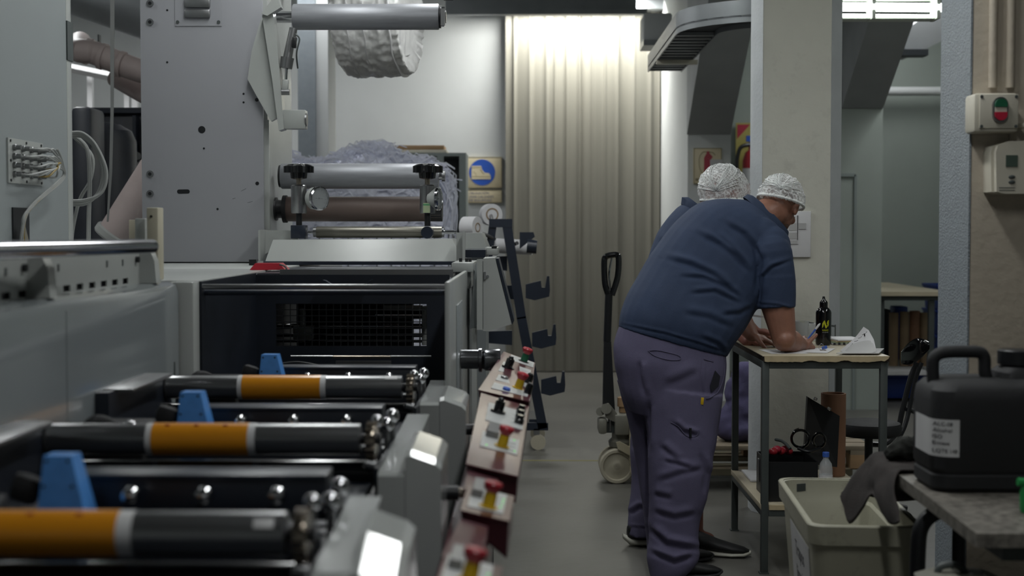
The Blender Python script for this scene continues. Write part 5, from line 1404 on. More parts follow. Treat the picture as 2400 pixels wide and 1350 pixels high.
# sheets on the table
def sheet(cx, cy, w_, h_, rz, z, label, m_='paper', name='paper_sheet', lift=0):
    mb = MB(); g = []
    for j in range(7):
        row = []
        for i in range(7):
            u, v = i / 6 - .5, j / 6 - .5
            x = u * w_; y = v * h_; row.append(V((cx + x * math.cos(rz) - y * math.sin(rz), cy + x * math.sin(rz) + y * math.cos(rz), z + lift * max(0, u + v) ** 2)))
        g.append(row)
    vs = [[mb.bm.verts.new(p) for p in rr] for rr in g]; v2 = [[mb.bm.verts.new(p + V((0, 0, .0006))) for p in rr] for rr in g]
    for j in range(6):
        for i in range(6):
            mb._face([vs[j][i + 1], vs[j][i], vs[j + 1][i], vs[j + 1][i + 1]]); mb._face([v2[j][i], v2[j][i + 1], v2[j + 1][i + 1], v2[j + 1][i]])
    for k in range(6):
        mb._face([vs[0][k], vs[0][k + 1], v2[0][k + 1], v2[0][k]]); mb._face([vs[6][k + 1], vs[6][k], v2[6][k], v2[6][k + 1]])
        mb._face([vs[k + 1][0], vs[k][0], v2[k][0], v2[k + 1][0]]); mb._face([vs[k][6], vs[k + 1][6], v2[k + 1][6], v2[k][6]])
    o = mb.build(name, m_); tag(o, label, 'paper', 'papers on the work table'); return o
sheet(1.10, 6.16, .16, .22, .1, TT + .0005, 'white sheet under the flat left hand at the table corner')
sheet(1.22, 6.22, .2, .25, -.35, TT + .0015, 'white sheet being written on under the fist')
q = at(1975, 795, 6.62)
t = thing('paper_stack', 'low stack of papers with a thin board right of the bottle', 'papers', (q.x, 6.62, TT))
for k in range(4): MB().obox((q.x + .003 * k, 6.62, TT + .004 + .006 * k), (.14, .2, .005), (0, 0, .05 * k), .0005).build('paper_block', ['paper_shade', 'label_pale', 'table_edge', 'paper'][k], t)
random.seed(5)
mb = MB()
for k in range(6): mb.box(q.x - .065 + .022 * k, q.x - .055 + .022 * k, 6.515, 6.5185, TT + .002, TT + .011)
mb.build('printed_marks', 'ink', t)
# standing crumpled paper
t = thing('folded_papers', 'crumpled printed papers propped up in a peak at table front', 'papers', (1.41, 6.08, TT))
def strip(name, rows, m_, par):   # rows of px points with depth; gives a thin curved sheet
    g = [[at(px, py, Dd) for px, py, Dd in rr] for rr in rows]
    g = [catmull(rr, 4) for rr in g]
    mb = MB(); n_ = V((0, .0008, .0004))
    f_ = [[mb.bm.verts.new(p) for p in rr] for rr in g]; k_ = [[mb.bm.verts.new(p + n_) for p in rr] for rr in g]
    for j in range(len(g) - 1):
        for i in range(len(g[0]) - 1):
            mb._face([f_[j][i], f_[j][i + 1], f_[j + 1][i + 1], f_[j + 1][i]]); mb._face([k_[j][i + 1], k_[j][i], k_[j + 1][i], k_[j + 1][i + 1]])
    return mb.build(name, m_, par, smooth=70)
strip('standing_sheet', [[(1968, 822, 6.2), (1985, 808, 6.2), (2005, 790, 6.2), (2024, 766, 6.18)], [(1976, 824, 6.14), (1995, 808, 6.14), (2018, 792, 6.14), (2036, 774, 6.14)], [(1990, 826, 6.08), (2010, 806, 6.1), (2034, 798, 6.1), (2048, 796, 6.1)], [(2000, 828, 6.03), (2022, 812, 6.05), (2042, 812, 6.05), (2054, 821, 6.05)]], 'paper', t)
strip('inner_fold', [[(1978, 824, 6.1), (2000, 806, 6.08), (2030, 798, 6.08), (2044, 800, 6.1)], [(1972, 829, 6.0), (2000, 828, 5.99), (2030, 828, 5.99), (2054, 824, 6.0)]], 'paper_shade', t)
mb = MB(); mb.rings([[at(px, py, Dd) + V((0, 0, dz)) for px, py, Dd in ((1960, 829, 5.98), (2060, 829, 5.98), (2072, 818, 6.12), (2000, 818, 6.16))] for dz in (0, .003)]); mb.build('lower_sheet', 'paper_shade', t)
random.seed(9)
mb = MB()
for k in range(14):
    q = at(1990 + 3.0 * k, 812 - 2.6 * k + random.uniform(-2, 2), 6.125 - .001 * k); mb.obox(q + V((0, -.012, 0)), (.005, .001, .0018), (0, -.6, 0))
mb.build('printed_text', 'ink', t)
q = at(2026, 785, 6.12); MB().obox(q, (.005, .002, .012), (0, -.2, 0)).build('printed_code', 'ink', t)
# translucent cup, black pot and hazard tape
D = 6.66; q = at(1878, 780, D)
o = MB().lathe((q.x, D, TT + .001), (0, 0, 1), [(.028, 0), (.036, .1), (.0345, .1), (.026, .003)], 28).build('plastic_cup', 'acrylic'); tag(o, 'translucent plastic cup behind the writing hand', 'cup')
q = at(1904, 780, 6.74)
o = MB().box(q.x - .022, q.x + .022, 6.72, 6.76, TT + .001, TT + .085, .006).build('pen_pot', 'acrylic'); tag(o, 'grey translucent pen pot between cup and black bottle', 'pot')
t = thing('barrier_tape', 'yellow and white hazard tape stretched behind the bottle', 'tape', (1.24, 7.1, 1.0))
p0, p1 = at(1758, 741, 6.83), at(1958, 767, 6.83); p0.z += 0; 
for k in range(12):
    u0, u1 = k / 12, (k + 1) / 12
    a, b_ = p0.lerp(p1, u0), p0.lerp(p1, u1)
    MB().hexa([a, b_, b_ + V((0, .001, 0)), a + V((0, .001, 0))], [a + V((0, 0, .009)), b_ + V((0, 0, .009)), b_ + V((0, .001, .009)), a + V((0, .001, .009))]).build('tape_segment', ['paper', 'logo', 'frame_steel'][k % 3] if k > 4 else 'paper', t)
MB().cyl((p1.x, 6.835, TT - .02), (p1.x, 6.835, p1.z + .012), .003, seg=8).build('tape_post', 'frame_steel', t)
MB().cyl((p0.x, 6.835, TT - .02), (p0.x, 6.835, p0.z + .012), .003, seg=8).build('tape_post', 'frame_steel', t)
# document holder on the column
D = 7.235
t = thing('document_holder', 'white plastic document holder fixed to the white column', 'document holder', (X(1870, D), 7.25, Z(603, D)))
a, b_ = at(1838, 495, D), at(1900, 603, D)
MB().box(a.x, b_.x, D, 7.25, b_.z, a.z, .003).build('holder_tray', 'paper', t)
a, b_ = at(1846, 505, D), at(1871, 573, D)
MB().box(a.x, b_.x, D - .003, D, b_.z, a.z).build('printed_form', 'paper', t)
for (u0, v0, u1, v1) in ((1848, 545, 1869, 560), (1848, 563, 1869, 572), (1871, 523, 1889, 537), (1848, 523, 1866, 540)):
    a, b_ = at(u0, v0, D), at(u1, v1, D); MB().box(a.x, b_.x, D - .005, D - .002, b_.z, a.z).build('grey_field', 'paper_shade', t)
a, b_ = at(1868.5, 505, D), at(1869.5, 562, D); MB().box(a.x, b_.x, D - .006, D - .003, b_.z, a.z).build('black_rule', 'ink', t)

# stool
D = 7.02; sx = X(2041, D)
t = thing('swivel_stool', 'black round seat swivel stool with small curved backrest', 'stool', (sx, D, 0))
zs = Z(985, D)
MB().lathe((sx, D, zs - .075), (0, 0, 1), [(.06, 0), (.139, .004), (.156, .02), (.16, .045), (.152, .066), (.128, .074), (.05, .070)], 48).build('seat', 'rubber', t)
MB().cyl((sx, D, .1), (sx, D, zs - .075), .02, seg=16).build('gas_column', 'black', t)
for k in range(5):
    an = 2 * PI * k / 5; e = V((sx + .19 * math.cos(an), D + .19 * math.sin(an), .07))
    MB().tube([(sx, D, .12), e], .018, 8, False).build('base_arm', 'black', t)
    MB().cyl(e + V((0, -.012, -.042)), e + V((0, .012, -.042)), .028, seg=16).build('castor', 'rubber', t)
def fr(px, py, dd): return at(px, py, D + dd)
MB().tube([fr(2030, 1040, .1), fr(2075, 1040, .12), fr(2103, 1010, .15), fr(2115, 960, .16), fr(2136, 880, .17), fr(2150, 850, .17)], .014, 8).build('back_bar', 'black', t)
MB().tube([fr(2100, 1040, .08), fr(2120, 1000, .1), fr(2132, 955, .12), fr(2147, 885, .13), fr(2160, 850, .13)], .011, 8).build('back_bar', 'black', t)
MB().tube([fr(2122, 958, .14), fr(2165, 972, .14)], .012, 8, False).build('tilt_lever', 'black', t)
rings = []
for k in range(13):
    u = k / 12; c = fr(2112 + 66 * u, 838 - 8 * u - 20 * math.sin(u * 1.3), .10 + .1 * math.sin(PI * u * .8)); h = .062 * max(.2, math.sin(PI * min(.97, max(.1, u * .75 + .16)))) ; th = .014
    rings.append([c + V((.0 + .002 * math.cos(a_), th * math.cos(a_), h * math.sin(a_))) for a_ in [2 * PI * i / 16 for i in range(16)]])
MB().rings(rings).build('backrest', 'black_gloss', t)

# rag bin
t = thing('rag_bin', 'dirty off white plastic bin marked Trapos beside the granite bench', 'bin', (.99, 4.45, 0))
mb = MB(); rot = Matrix.Translation(V((.995, 4.47, 0))) @ Matrix.Rotation(math.radians(-3.3), 4, 'Z')
def rr_(hx, hy, r_, z): return [rot @ p for p in rrect(0, 0, hx, hy, r_, z, 7)]
Hx, Hy, zr = .162, .40, .60
mb.rings([rr_(Hx - .05, Hy - .07, .04, .05), rr_(Hx - .014, Hy - .02, .05, zr - .075), rr_(Hx - .012, Hy - .014, .05, zr - .06), rr_(Hx - .008, Hy - .010, .05, zr - .01), rr_(Hx - .01, Hy - .012, .05, zr - .002),
          rr_(Hx - .016, Hy - .018, .05, zr - .004), rr_(Hx - .018, Hy - .03, .05, zr - .07), rr_(Hx - .026, Hy - .036, .05, zr - .08), rr_(Hx - .06, Hy - .08, .04, .07)])
mb.build('bin_body', 'bin_plastic', t)
mb = MB(); mb.rings([rr_(Hx - .016, Hy - .016, .05, zr - .062), rr_(Hx, Hy, .05, zr - .058), rr_(Hx + .003, Hy + .003, .05, zr - .004), rr_(Hx, Hy, .05, zr), rr_(Hx - .012, Hy - .012, .05, zr)], False, False)
mb.build('bin_rim', 'bin_plastic', t)
for (u, v) in ((-.08, -.28), (.08, -.28), (-.08, .28), (.08, .28)):
    q = rot @ V((u, v, .025)); MB().cyl(q - V((.012, 0, 0)), q + V((.012, 0, 0)), .025, seg=16).build('castor', 'rubber', t)
# label on its aisle side
def side(u, z, d=0): # u along the side (0 back .. 1 front)
    tpr = (z - .05) / (zr - .125); hx = Hx - .05 + .036 * tpr
    return rot @ V((-hx - d, .30 - .62 * u, z))
mb = MB(); mb.hexa([side(.22, .505, .0005), side(.92, .505, .0005), side(.92, .28, .0005), side(.22, .28, .0005)], [side(.22, .505, .002), side(.92, .505, .002), side(.92, .28, .002), side(.22, .28, .002)])
lb_ = mb.build('side_label', 'plate_white', t)
for s_, z_ in (('Trapos', .415), ('limpios', .335)):
    me = font_mesh(s_, .075); bm_ = bmesh.new(); bm_.from_mesh(me); mb = MB(); mb.bm.free(); mb.bm = bm_
    for v in bm_.verts:
        v.co = side(.55 + v.co.x / .62 * .95, z_ + v.co.y * .95, .0022 + v.co.z)
    mb.build('bin_lettering', 'ink', lb_)
o = MB().hexa([rot @ V((-.10, .377, .555)), rot @ V((-.07, .377, .56)), rot @ V((-.07, .377, .585)), rot @ V((-.10, .377, .582))], [rot @ V((-.10, .374, .555)), rot @ V((-.07, .374, .56)), rot @ V((-.07, .374, .585)), rot @ V((-.10, .374, .582))]).build('scuff_patch', 'frame_steel', t)

# granite bench
t = thing('granite_bench', 'dark bench with speckled granite top and bent black leg', 'bench', (1.6, 3.7, 0))
GB = .77
mb = MB(); P2 = [(1.005, 3.18), (2.3, 3.18), (2.3, 4.28), (1.04, 4.28)]
mb.prism(P2, 'xy', GB - .032, GB); mb.build('granite_top', 'granite', t)
MB().box(1.09, 2.25, 3.26, 4.2, GB - .08, GB - .0325).build('under_frame', 'frame_steel', t)
for y in (3.72,):
    MB().tube([(1.16, y, GB - .05), (1.09, y, GB - .052), (1.035, y, GB - .09), (1.022, y, GB - .18), (1.022, y, .3), (1.022, y, .012)], .0205, 14).build('bent_leg', 'black', t)
MB().tube([(2.2, 3.72, GB - .08), (2.2, 3.72, .0)], .02, 12, False).build('rear_leg', 'black', t)
MB().tube([(2.2, 4.15, GB - .08), (2.2, 4.15, .0)], .02, 12, False).build('rear_leg', 'black', t)
MB().tube([(1.26, 4.15, GB - .08), (1.26, 4.15, .0)], .02, 12, False).build('rear_leg', 'black', t)
MB().box(1.04, 2.19, 3.71, 3.73, .2, .23).build('cross_bar', 'black', t)
# jerry can
t = thing('jerry_can', 'black plastic jerry can with white label on the granite bench', 'jerry can', (1.22, 3.78, GB))
cx, cy, hx, hy = 1.247, 3.79, .20, .125; z0 = GB + .001
mb = MB(); mb.rings([rrect(cx, cy, hx - .012, hy - .012, .05, z0, 8), rrect(cx, cy, hx - .002, hy - .002, .055, z0 + .012, 8), rrect(cx, cy, hx - .002, hy - .002, .055, z0 + .042, 8), rrect(cx, cy, hx - .006, hy - .006, .055, z0 + .047, 8), rrect(cx, cy, hx - .004, hy - .004, .055, z0 + .052, 8), rrect(cx, cy, hx, hy, .055, z0 + .06, 8), rrect(cx, cy, hx, hy, .055, z0 + .235, 8), rrect(cx, cy, hx - .004, hy - .004, .055, z0 + .262, 8), rrect(cx, cy, hx - .02, hy - .02, .05, z0 + .28, 8), rrect(cx, cy, hx - .06, hy - .05, .04, z0 + .290, 8)])
mb.build('can_body', 'rubber', t)
mb = MB(); mb.rings([rrect(cx + .09, cy, .1, .07, .03, z0 + .275, 6), rrect(cx + .09, cy, .095, .065, .03, z0 + .305, 6), rrect(cx + .09, cy, .08, .055, .03, z0 + .318, 6)]); mb.build('can_shoulder', 'rubber', t)
D = 3.79
MB().tube([at(2188, 905, D), at(2186, 862, D), at(2190, 838, D), at(2212, 826, D), at(2262, 824, D), at(2296, 826, D), at(2307, 840, D), at(2308, 872, D), at(2318, 900, D)], .0165, 14).build('can_handle', 'rubber', t)
q = at(2383, 860, D)
MB().lathe((q.x, D, Z(864, D)), (0, 0, 1), [(.045, 0), (.045, .008), (.042, .009), (.042, .013), (.05, .015), (.05, .05), (.046, .053)], 40).build('screw_cap', 'black', t)
MB().lathe((q.x, D, z0 + .3), (0, 0, 1), [(.04, 0), (.04, Z(864, D) - z0 - .3)], 32).build('can_neck', 'rubber', t)
# label wrapping the left front corner
zl0, zl1 = Z(1070, 3.665), Z(983, 3.665)
pp = []
for k in range(9): a_ = PI + PI / 2 * k / 8; pp.append((cx - hx + .055 + .0556 * math.cos(a_), cy - hy + .055 + .0556 * math.sin(a_)))
pp = [(cx - hx - .0006, cy + .055)] + pp + [(X(2255, 3.665), cy - hy - .0006)]
inn = [(x * .9992 + cx * .0008, y * .998 + cy * .002) for x, y in pp]
mb = MB()
r0 = [V((x, y, zl0)) for x, y in pp] ; r1_ = [V((x, y, zl1)) for x, y in pp]
for i in range(len(pp) - 1): mb._face([mb.bm.verts.new(p) for p in (r0[i], r0[i + 1], r1_[i + 1], r1_[i])])
bmesh.ops.remove_doubles(mb.bm, verts=mb.bm.verts[:], dist=1e-5)
lb_ = mb.build('can_label', 'plate_white', t)
for k, s_ in enumerate(('ALC-08', 'Alcohol', 'ISO', 'Envase', 'LOTE 148 / 19')):
    z = zl1 - .012 - .0165 * k - (.004 if k == 4 else 0)
    me = font_mesh(s_, .0135); bm_ = bmesh.new(); bm_.from_mesh(me); mb = MB(); mb.bm.free(); mb.bm = bm_
    mx_ = min(v.co.x for v in bm_.verts)
    for v in bm_.verts:
        xx = cx - hx + .003 + (v.co.x - mx_); ov = max(0, .055 - (xx - cx + hx))
        v.co = V((xx, cy - hy + .055 - math.sqrt(.0568 ** 2 - ov ** 2) - v.co.z, z + v.co.y - .004))
    mb.build('label_lettering', 'ink', lb_)
# green tool
t = thing('green_spray_trigger', 'bright green tool at the right edge of the granite bench', 'tool', (1.2, 3.42, GB))
D = 3.42
MB().tube([at(2385, 1129, D), at(2440, 1133, D)], .010, 10, False).build('nozzle', 'green_tool', t)
MB().lathe((at(2412, 1190, D).x, D, GB + .001), (0, 0, 1), [(.02, 0), (.022, .01), (.022, .05), (.012, .075)], 20).build('grip', 'green_tool', t)
# cloths
def grid_mesh(rows, name, m_, thick=.004, sub=5, amp=.004):
    g = [catmull([V(p) for p in rr], sub) for rr in rows]
    cols = list(zip(*g)); cols = [catmull(list(c_), sub) for c_ in cols]; g = list(zip(*cols))
    mb = MB()
    def P(p, k): return p + V((noise.noise(p * 22), noise.noise(p * 22 + V((9, 0, 0))), noise.noise(p * 22 + V((0, 7, 0))))) * amp
    f_ = [[mb.bm.verts.new(P(p, 0)) for p in rr] for rr in g]
    for j in range(len(g) - 1):
        for i in range(len(g[0]) - 1): mb._face([f_[j][i], f_[j][i + 1], f_[j + 1][i + 1], f_[j + 1][i]])
    o = mb.build(name, m_, smooth=80)
    s_ = o.modifiers.new('thickness', 'SOLIDIFY'); s_.thickness = thick; s_.offset = 0
    return o
g_ = GB + .006
rows = [  # from the bench middle to the hanging hem; each row front to back
    [(1.22, 4.0, g_), (1.24, 4.1, g_ + .004), (1.26, 4.2, g_), (1.28, 4.29, g_), (1.28, 4.33, GB - .05), (1.26, 4.35, GB - .14)],
    [(1.12, 3.97, g_), (1.12, 4.06, g_ + .006), (1.13, 4.17, g_), (1.13, 4.28, g_ + .002), (1.12, 4.33, GB - .05), (1.12, 4.35, GB - .15)],
    [(1.032, 3.95, g_ + .003), (1.034, 4.04, g_ + .004), (1.036, 4.14, g_ + .003), (1.038, 4.27, g_ + .004), (1.034, 4.33, GB - .05), (1.02, 4.36, GB - .13)],
    [(1.003, 3.90, GB - .03), (1.008, 4.03, GB - .02), (1.004, 4.12, GB - .03), (1.008, 4.23, GB - .03), (.99, 4.32, GB - .06), (.975, 4.35, GB - .12)],
    [(.998, 3.83, GB - .075), (.99, 4.03, GB - .08), (1.003, 4.12, GB - .07), (.985, 4.22, GB - .1), (.965, 4.30, GB - .12), (.955, 4.34, GB - .125)],
    [(.992, 3.79, GB - .10), (.998, 3.93, GB - .13), (.995, 4.1, GB - .085), (.985, 4.16, GB - .13), (.96, 4.24, GB - .195), (.95, 4.32, GB - .13)]]
o = grid_mesh(rows, 'brown_rag', 'cloth_dark'); tag(o, 'dark brown rag draped over the back corner of the granite bench', 'rag')
q = at(2118, 1055, 4.12)
mb = MB()
for (dx, dy, dz, r) in ((0, 0, .032, .04), (.03, .02, .03, .038), (-.025, -.01, .026, .03), (.055, -.01, .028, .032)):
    mb.ell((q.x + dx, 4.12 + dy, g_ + .006 + dz), (r * 1.2, r, r * .85))
o = mb.build('green_rag', 'cloth_green', vox=.006, sm=2, fn=lambda c, n_: c + n_ * (.010 * noise.noise(c * 30) + .006 * noise.noise(c * 70))); tag(o, 'bunched dark green rag on top of the brown rag by the can', 'rag')
# things low at the right bottom corner
t = thing('spare_canister', 'grey canister with carry handle under the granite bench', 'canister', (1.16, 3.45, .1))
D = 3.45
mb = MB(); mb.rings([rrect(X(2260, D), D, .10, .07, .03, .02), rrect(X(2260, D), D, .10, .07, .03, Z(1352, D)), rrect(X(2260, D), D, .07, .05, .03, Z(1338, D))]); mb.build('canister_body', 'truck_grey', t)
MB().tube([at(2195, 1350, D), at(2205, 1328, D), at(2240, 1324, D), at(2262, 1340, D)], .009, 8).build('carry_handle', 'frame_steel', t)
MB().lathe(at(2285, 1345, D), (0, 0, 1), [(.028, -.02), (.028, .0), (.022, .006)], 20).build('cap', 'steel', t)

# ================================================================ the two workers
from mathutils.bvhtree import BVHTree
def sec(L, R, D, b_, n=28, p=2.2, dy=0):
    Lp, Rp = at(L[0], L[1], D), at(R[0], R[1], D + dy); c = (Lp + Rp) / 2; a = (Rp - Lp) / 2
    out = []
    for k in range(n):
        t_ = 2 * PI * k / n; ct, st = math.cos(t_), math.sin(t_)
        ct = math.copysign(abs(ct) ** (2 / p), ct); st = math.copysign(abs(st) ** (2 / p), st)
        out.append(c + a * ct + V((0, 1, 0)) * b_ * st)
    return out
def loft(mb, secs, sub=4):
    """secs: list of rings; smooth interpolation between them"""
    cols = list(zip(*secs)); cols = [catmull(list(c), sub) for c in cols]
    return mb.rings([list(r) for r in zip(*cols)])
def folds(lines):
    def fn(c, n_):
        d0 = (c - V((0, 0, CH))).normalized()
        if n_.dot(d0) > .1: return c
        px, py = proj(c); disp = 0
        for (pts_, w_, amp) in lines:
            best = None
            for i in range(len(pts_) - 1):
                ax, ay = pts_[i]; bx, by = pts_[i + 1]; dx, dy = bx - ax, by - ay; L2 = dx * dx + dy * dy
                t_ = max(0, min(1, ((px - ax) * dx + (py - ay) * dy) / L2)); qx, qy = ax + t_ * dx, ay + t_ * dy
                s_ = (dx * (py - qy) - dy * (px - qx)) / math.sqrt(L2); d = math.hypot(px - qx, py - qy)
                tt = (i + t_) / (len(pts_) - 1)
                if best is None or d < best[0]: best = (d, s_, tt)
            d, s_, tt = best
            if d < 4 * w_:
                fade = min(1, 5 * tt + .1) * min(1, 5 * (1 - tt) + .1)
                s2 = math.copysign(d, s_)
                disp += amp * fade * (-math.exp(-(d / w_) ** 2) + .9 * math.exp(-((s2 + 1.9 * w_) / (1.3 * w_)) ** 2))
        return c + n_ * (disp + .0022 * noise.noise(c * 13) + .003 * noise.noise(c * 6))
    return fn
def finger(mb, p, d, n_, lens, curl, r):
    d = d.normalized(); ax = d.cross(n_).normalized()
    for i, L_ in enumerate(lens):
        d = (Matrix.Rotation(curl[i], 3, ax) @ d).normalized()
        q = p + d * L_; mb.cap(p, q, r * (1 - .07 * i), r * (1 - .07 * (i + 1)), 10); p = q
    return p
def hand(mb, W_, f, n_, thumb, curls, thumb_dir=None, sc_=1.):
    """W_ wrist, f forward, n_ palm normal, thumb +1/-1 side along f x n_"""
    f = V(f).normalized(); n_ = (V(n_) - f * V(n_).dot(f)).normalized(); lat = f.cross(n_).normalized() * thumb
    for i in range(4):
        off = lat * (.030 - .020 * i); b0 = W_ + f * .012 + off * .55; b1 = W_ + f * (.082 - .004 * abs(i - 1.3)) + off
        mb.cap(b0, b1, .0145, .0115, 12)
        L_ = [.042, .027, .02]; k_ = (1, 1.08, 1.0, .82)[i]
        finger(mb, b1, f + lat * (.06 - .045 * i), n_, [x * k_ for x in L_], curls[i], .0092 - (.001 if i == 3 else 0))
    mb.ell(W_ + f * .045, (.03, .03, .02), Matrix((lat, f, n_)).transposed())
    td = (f * .55 + lat * .75 + n_ * .35).normalized() if thumb_dir is None else V(thumb_dir).normalized()
    p = W_ + f * .02 + lat * .022
    mb.cap(p, p + td * .042, .0155, .0115, 12); p = p + td * .042; td2 = (td + f * .5 + n_ * .2).normalized()
    mb.cap(p, p + td2 * .03, .0112, .010, 12); p = p + td2 * .03; mb.cap(p, p + td2 * .022, .010, .0085, 12)
def head_parts(mb, c, F, U, k=1.):
    F = V(F).normalized(); R_ = F.cross(V(U)).normalized(); U = R_.cross(F).normalized()
    Mx = Matrix((R_, F, U)).transposed()
    def q(r_, f, u): return c + R_ * r_ * k + F * f * k + U * u * k
    mb.ell(q(0, -.012, .028), (.077 * k, .096 * k, .085 * k), Mx)
    mb.ell(q(0, .02, -.02), (.068 * k, .075 * k, .085 * k), Mx)
    mb.ell(q(0, .042, -.065), (.05 * k, .048 * k, .042 * k), Mx)
    mb.ell(q(0, .068, -.085), (.022 * k, .02 * k, .018 * k), Mx)
    mb.ell(q(0, .078, .03), (.05 * k, .016 * k, .014 * k), Mx)
    mb.cap(q(0, .088, .02), q(0, .108, -.018), .008 * k, .014 * k, 10)
    mb.ell(q(0, .09, -.047), (.024 * k, .010 * k, .007 * k), Mx); mb.ell(q(0, .088, -.058), (.022 * k, .010 * k, .008 * k), Mx)
    for s_ in (-1, 1):
        mb.ell(q(s_ * .05, .062, -.01), (.02 * k, .02 * k, .02 * k), Mx)
        e0 = Matrix((R_, (F * .9 - R_ * s_ * .0).normalized(), U)).transposed()
        mb.ell(q(s_ * .08, -.008, -.002), (.009 * k, .019 * k, .032 * k), e0)
        mb.ell(q(s_ * .086, -.018, .008), (.006 * k, .010 * k, .022 * k), e0)
    return q, Mx, R_, F, U
def hair_net(parent, q, Mx, R_, F, U, c, N_, lim, k=1., gather=None):
    N_ = V(N_).normalized(); base = c + F * -.012 * k + U * .032 * k
    def pt(th, ph, s_):   # th from N_ pole
        a_, b2, d = frame_from(N_); dr = d * math.cos(th) + (a_ * math.cos(ph) + b2 * math.sin(ph)) * math.sin(th)
        l = Mx.transposed() @ dr; r = 1 / math.sqrt((l.x / (.095 * k)) ** 2 + (l.y / (.118 * k)) ** 2 + (l.z / (.104 * k)) ** 2)
        return base + dr * r * s_, dr
    n = 96; mr = 26; rows = []
    for j in range(mr + 1):
        th = .02 + (lim - .02) * j / mr; ring = []
        for i in range(n):
            ph = 2 * PI * i / n
            p, dr = pt(th, ph, 1)
            rad = .0022 * math.cos(22 * ph + 2.2 * noise.noise(dr * 3)) * (j / mr) + .005 * noise.noise(dr * 5) + .003 * noise.noise(dr * 14)
            ring.append(p + dr * (rad + .0035))
        rows.append(ring)
    mb = MB(); mb.rings(rows, True, False)
    o = mb.build('hair_net', 'hair_net', parent, smooth=180)
    mb = MB(); rows = []   # gathered elastic band
    for j in range(7):
        a_ = 2 * PI * j / 6
        ring = []
        for i in range(n * 2):
            ph = PI * i / n; p, dr = pt(lim + .02, ph, 1.0)
            w_ = .0085 + .0035 * noise.noise(dr * 11) + .0016 * math.sin(70 * ph + 4 * noise.noise(dr * 8))
            ring.append(p + dr * (.003 + w_ * .55 * math.cos(a_)) + N_ * (w_ * math.sin(a_)))
        rows.append(ring)
    mb.rings(rows, False, False); mb.build('elastic_band', 'net_band', o, smooth=180)
    return o, pt
def net_threads(o, pt, gth, gph, lim, n, seed):
    random.seed(seed); mb = MB()
    for k in range(n):
        th0, ph0 = gth + random.uniform(-.06, .06), gph + random.uniform(-.08, .08)
        th1, ph1 = random.uniform(.05, lim), gph + random.uniform(-1.7, 1.7)
        pts_ = []
        for i in range(9):
            u = i / 8; p, dr = pt(th0 + (th1 - th0) * u, ph0 + (ph1 - ph0) * u, 1)
            pts_.append(p + dr * (.0055 + .004 * noise.noise(dr * 5) + .002 * math.sin(u * 7 + k)))
        mb.tube(pts_, random.choice([.0007, .0011, .002]), 4, False)
    mb.build('net_fold', 'net_band', o, smooth=180)
def shoe(parent, heel, d, white, L_=.285):
    d = V((d[0], d[1], 0)).normalized(); s_ = V((-d.y, d.x, 0)); rot_ = Matrix((d, s_, V((0, 0, 1)))).transposed()
    def ring(x, w_, z0, z1, n=16): return [heel + d * x + s_ * (w_ * math.cos(2 * PI * k / n)) + V((0, 0, z0 + (z1 - z0) * (.5 + .5 * math.sin(2 * PI * k / n)))) for k in range(n)]
    up = MB(); up.rings([ring(.0, .02, .03, .09), ring(.015, .036, .022, .105), ring(.06, .042, .02, .11), ring(.1, .042, .02, .095), ring(.15, .045, .018, .075), ring(.21, .048, .016, .058), ring(.26, .04, .018, .045), ring(L_, .015, .022, .034)])
    so = MB(); lift = .012 if white else 0
    so.rings([ring(-.008 - lift, .014, .022 + lift, .045 + lift), ring(.012, .036, .0 + .004, .042), ring(.06, .043, .0, .034), ring(.14, .042, .0, .026), ring(.21, .05, .0, .024), ring(.265, .042, .004, .026), ring(L_ + .008, .014, .014, .03)])
    return up, so
def build_shoes(parent, lst, white):
    for heel, d in lst:
        up, so = shoe(parent, V(heel), d, white)
        u_ = up.build('shoe', 'shoe_black', parent, smooth=60); so.build('sole', 'shoe_white' if white else 'rubber', u_, smooth=60)

# ---- worker in front
t = thing('person', 'nearer worker in navy polo shirt bending over the table and writing', 'person', (.62, 6.08, 0), 'workers at the table')
pg = t
HC = at(1826, 488, 6.36); hF = (.27, .72, -.62); hU = (.36, .45, .82)
body = MB()
q, Mx, R_, F, U = head_parts(body, HC, hF, hU, 1.0)
nb = at(1778, 520, 6.32)
body.cap(nb, HC + F * -.02 + U * -.045, .074, .062, 20)
body.cap(HC - F * .03 - U * .02, at(1790, 505, 6.3), .06, .072, 20)
body.cap(at(1700, 600, 6.3), nb, .12, .08, 20)                              # chest under the shirt
body.cap(at(1590, 800, 6.12), at(1700, 600, 6.3), .12, .12, 20)
sh = at(1802, 610, 6.14); el = at(1838, 796, 6.09); wr = at(1874, 806, 6.235)
body.cap(at(1740, 590, 6.25), sh, .08, .07, 18)
body.cap(sh, el + (sh - el) * .45, .066, .073, 18); body.cap(el + (sh - el) * .45, el, .073, .052, 18)
body.cap(el, el + (wr - el) * .45, .050, .052, 18); body.cap(el + (wr - el) * .45, wr, .050, .033, 18)
body.cap(el - V((.0, .02, .0)), el + V((0, .02, 0)), .044, .044, 14)
sl = at(1690, 600, 6.5); ell_ = at(1738, 745, 6.5); wl_ = at(1763, 786, 6.42)
body.cap(at(1690, 590, 6.35), sl, .09, .07, 16); body.cap(sl, ell_, .06, .048, 16); body.cap(ell_, wl_, .046, .03, 16)
hd = V((.55, .62, .02)).normalized()
hand(body, wr, hd, V((-.45, .25, -.55)), -1, [(.75, .9, .6), (.95, 1.1, .8), (1.0, 1.15, .8), (1.05, 1.15, .8)], V((.55, .35, .62)))
hand(body, wl_, V((.75, -.1, -.28)), V((0, 0, -1)), -1, [(.12, .15, .1)] * 4)
hipR, hipL = at(1618, 880, 6.03), at(1530, 870, 6.17)
knR, anR = at(1600, 1090, 5.95), at(1562, 1310, 5.9)
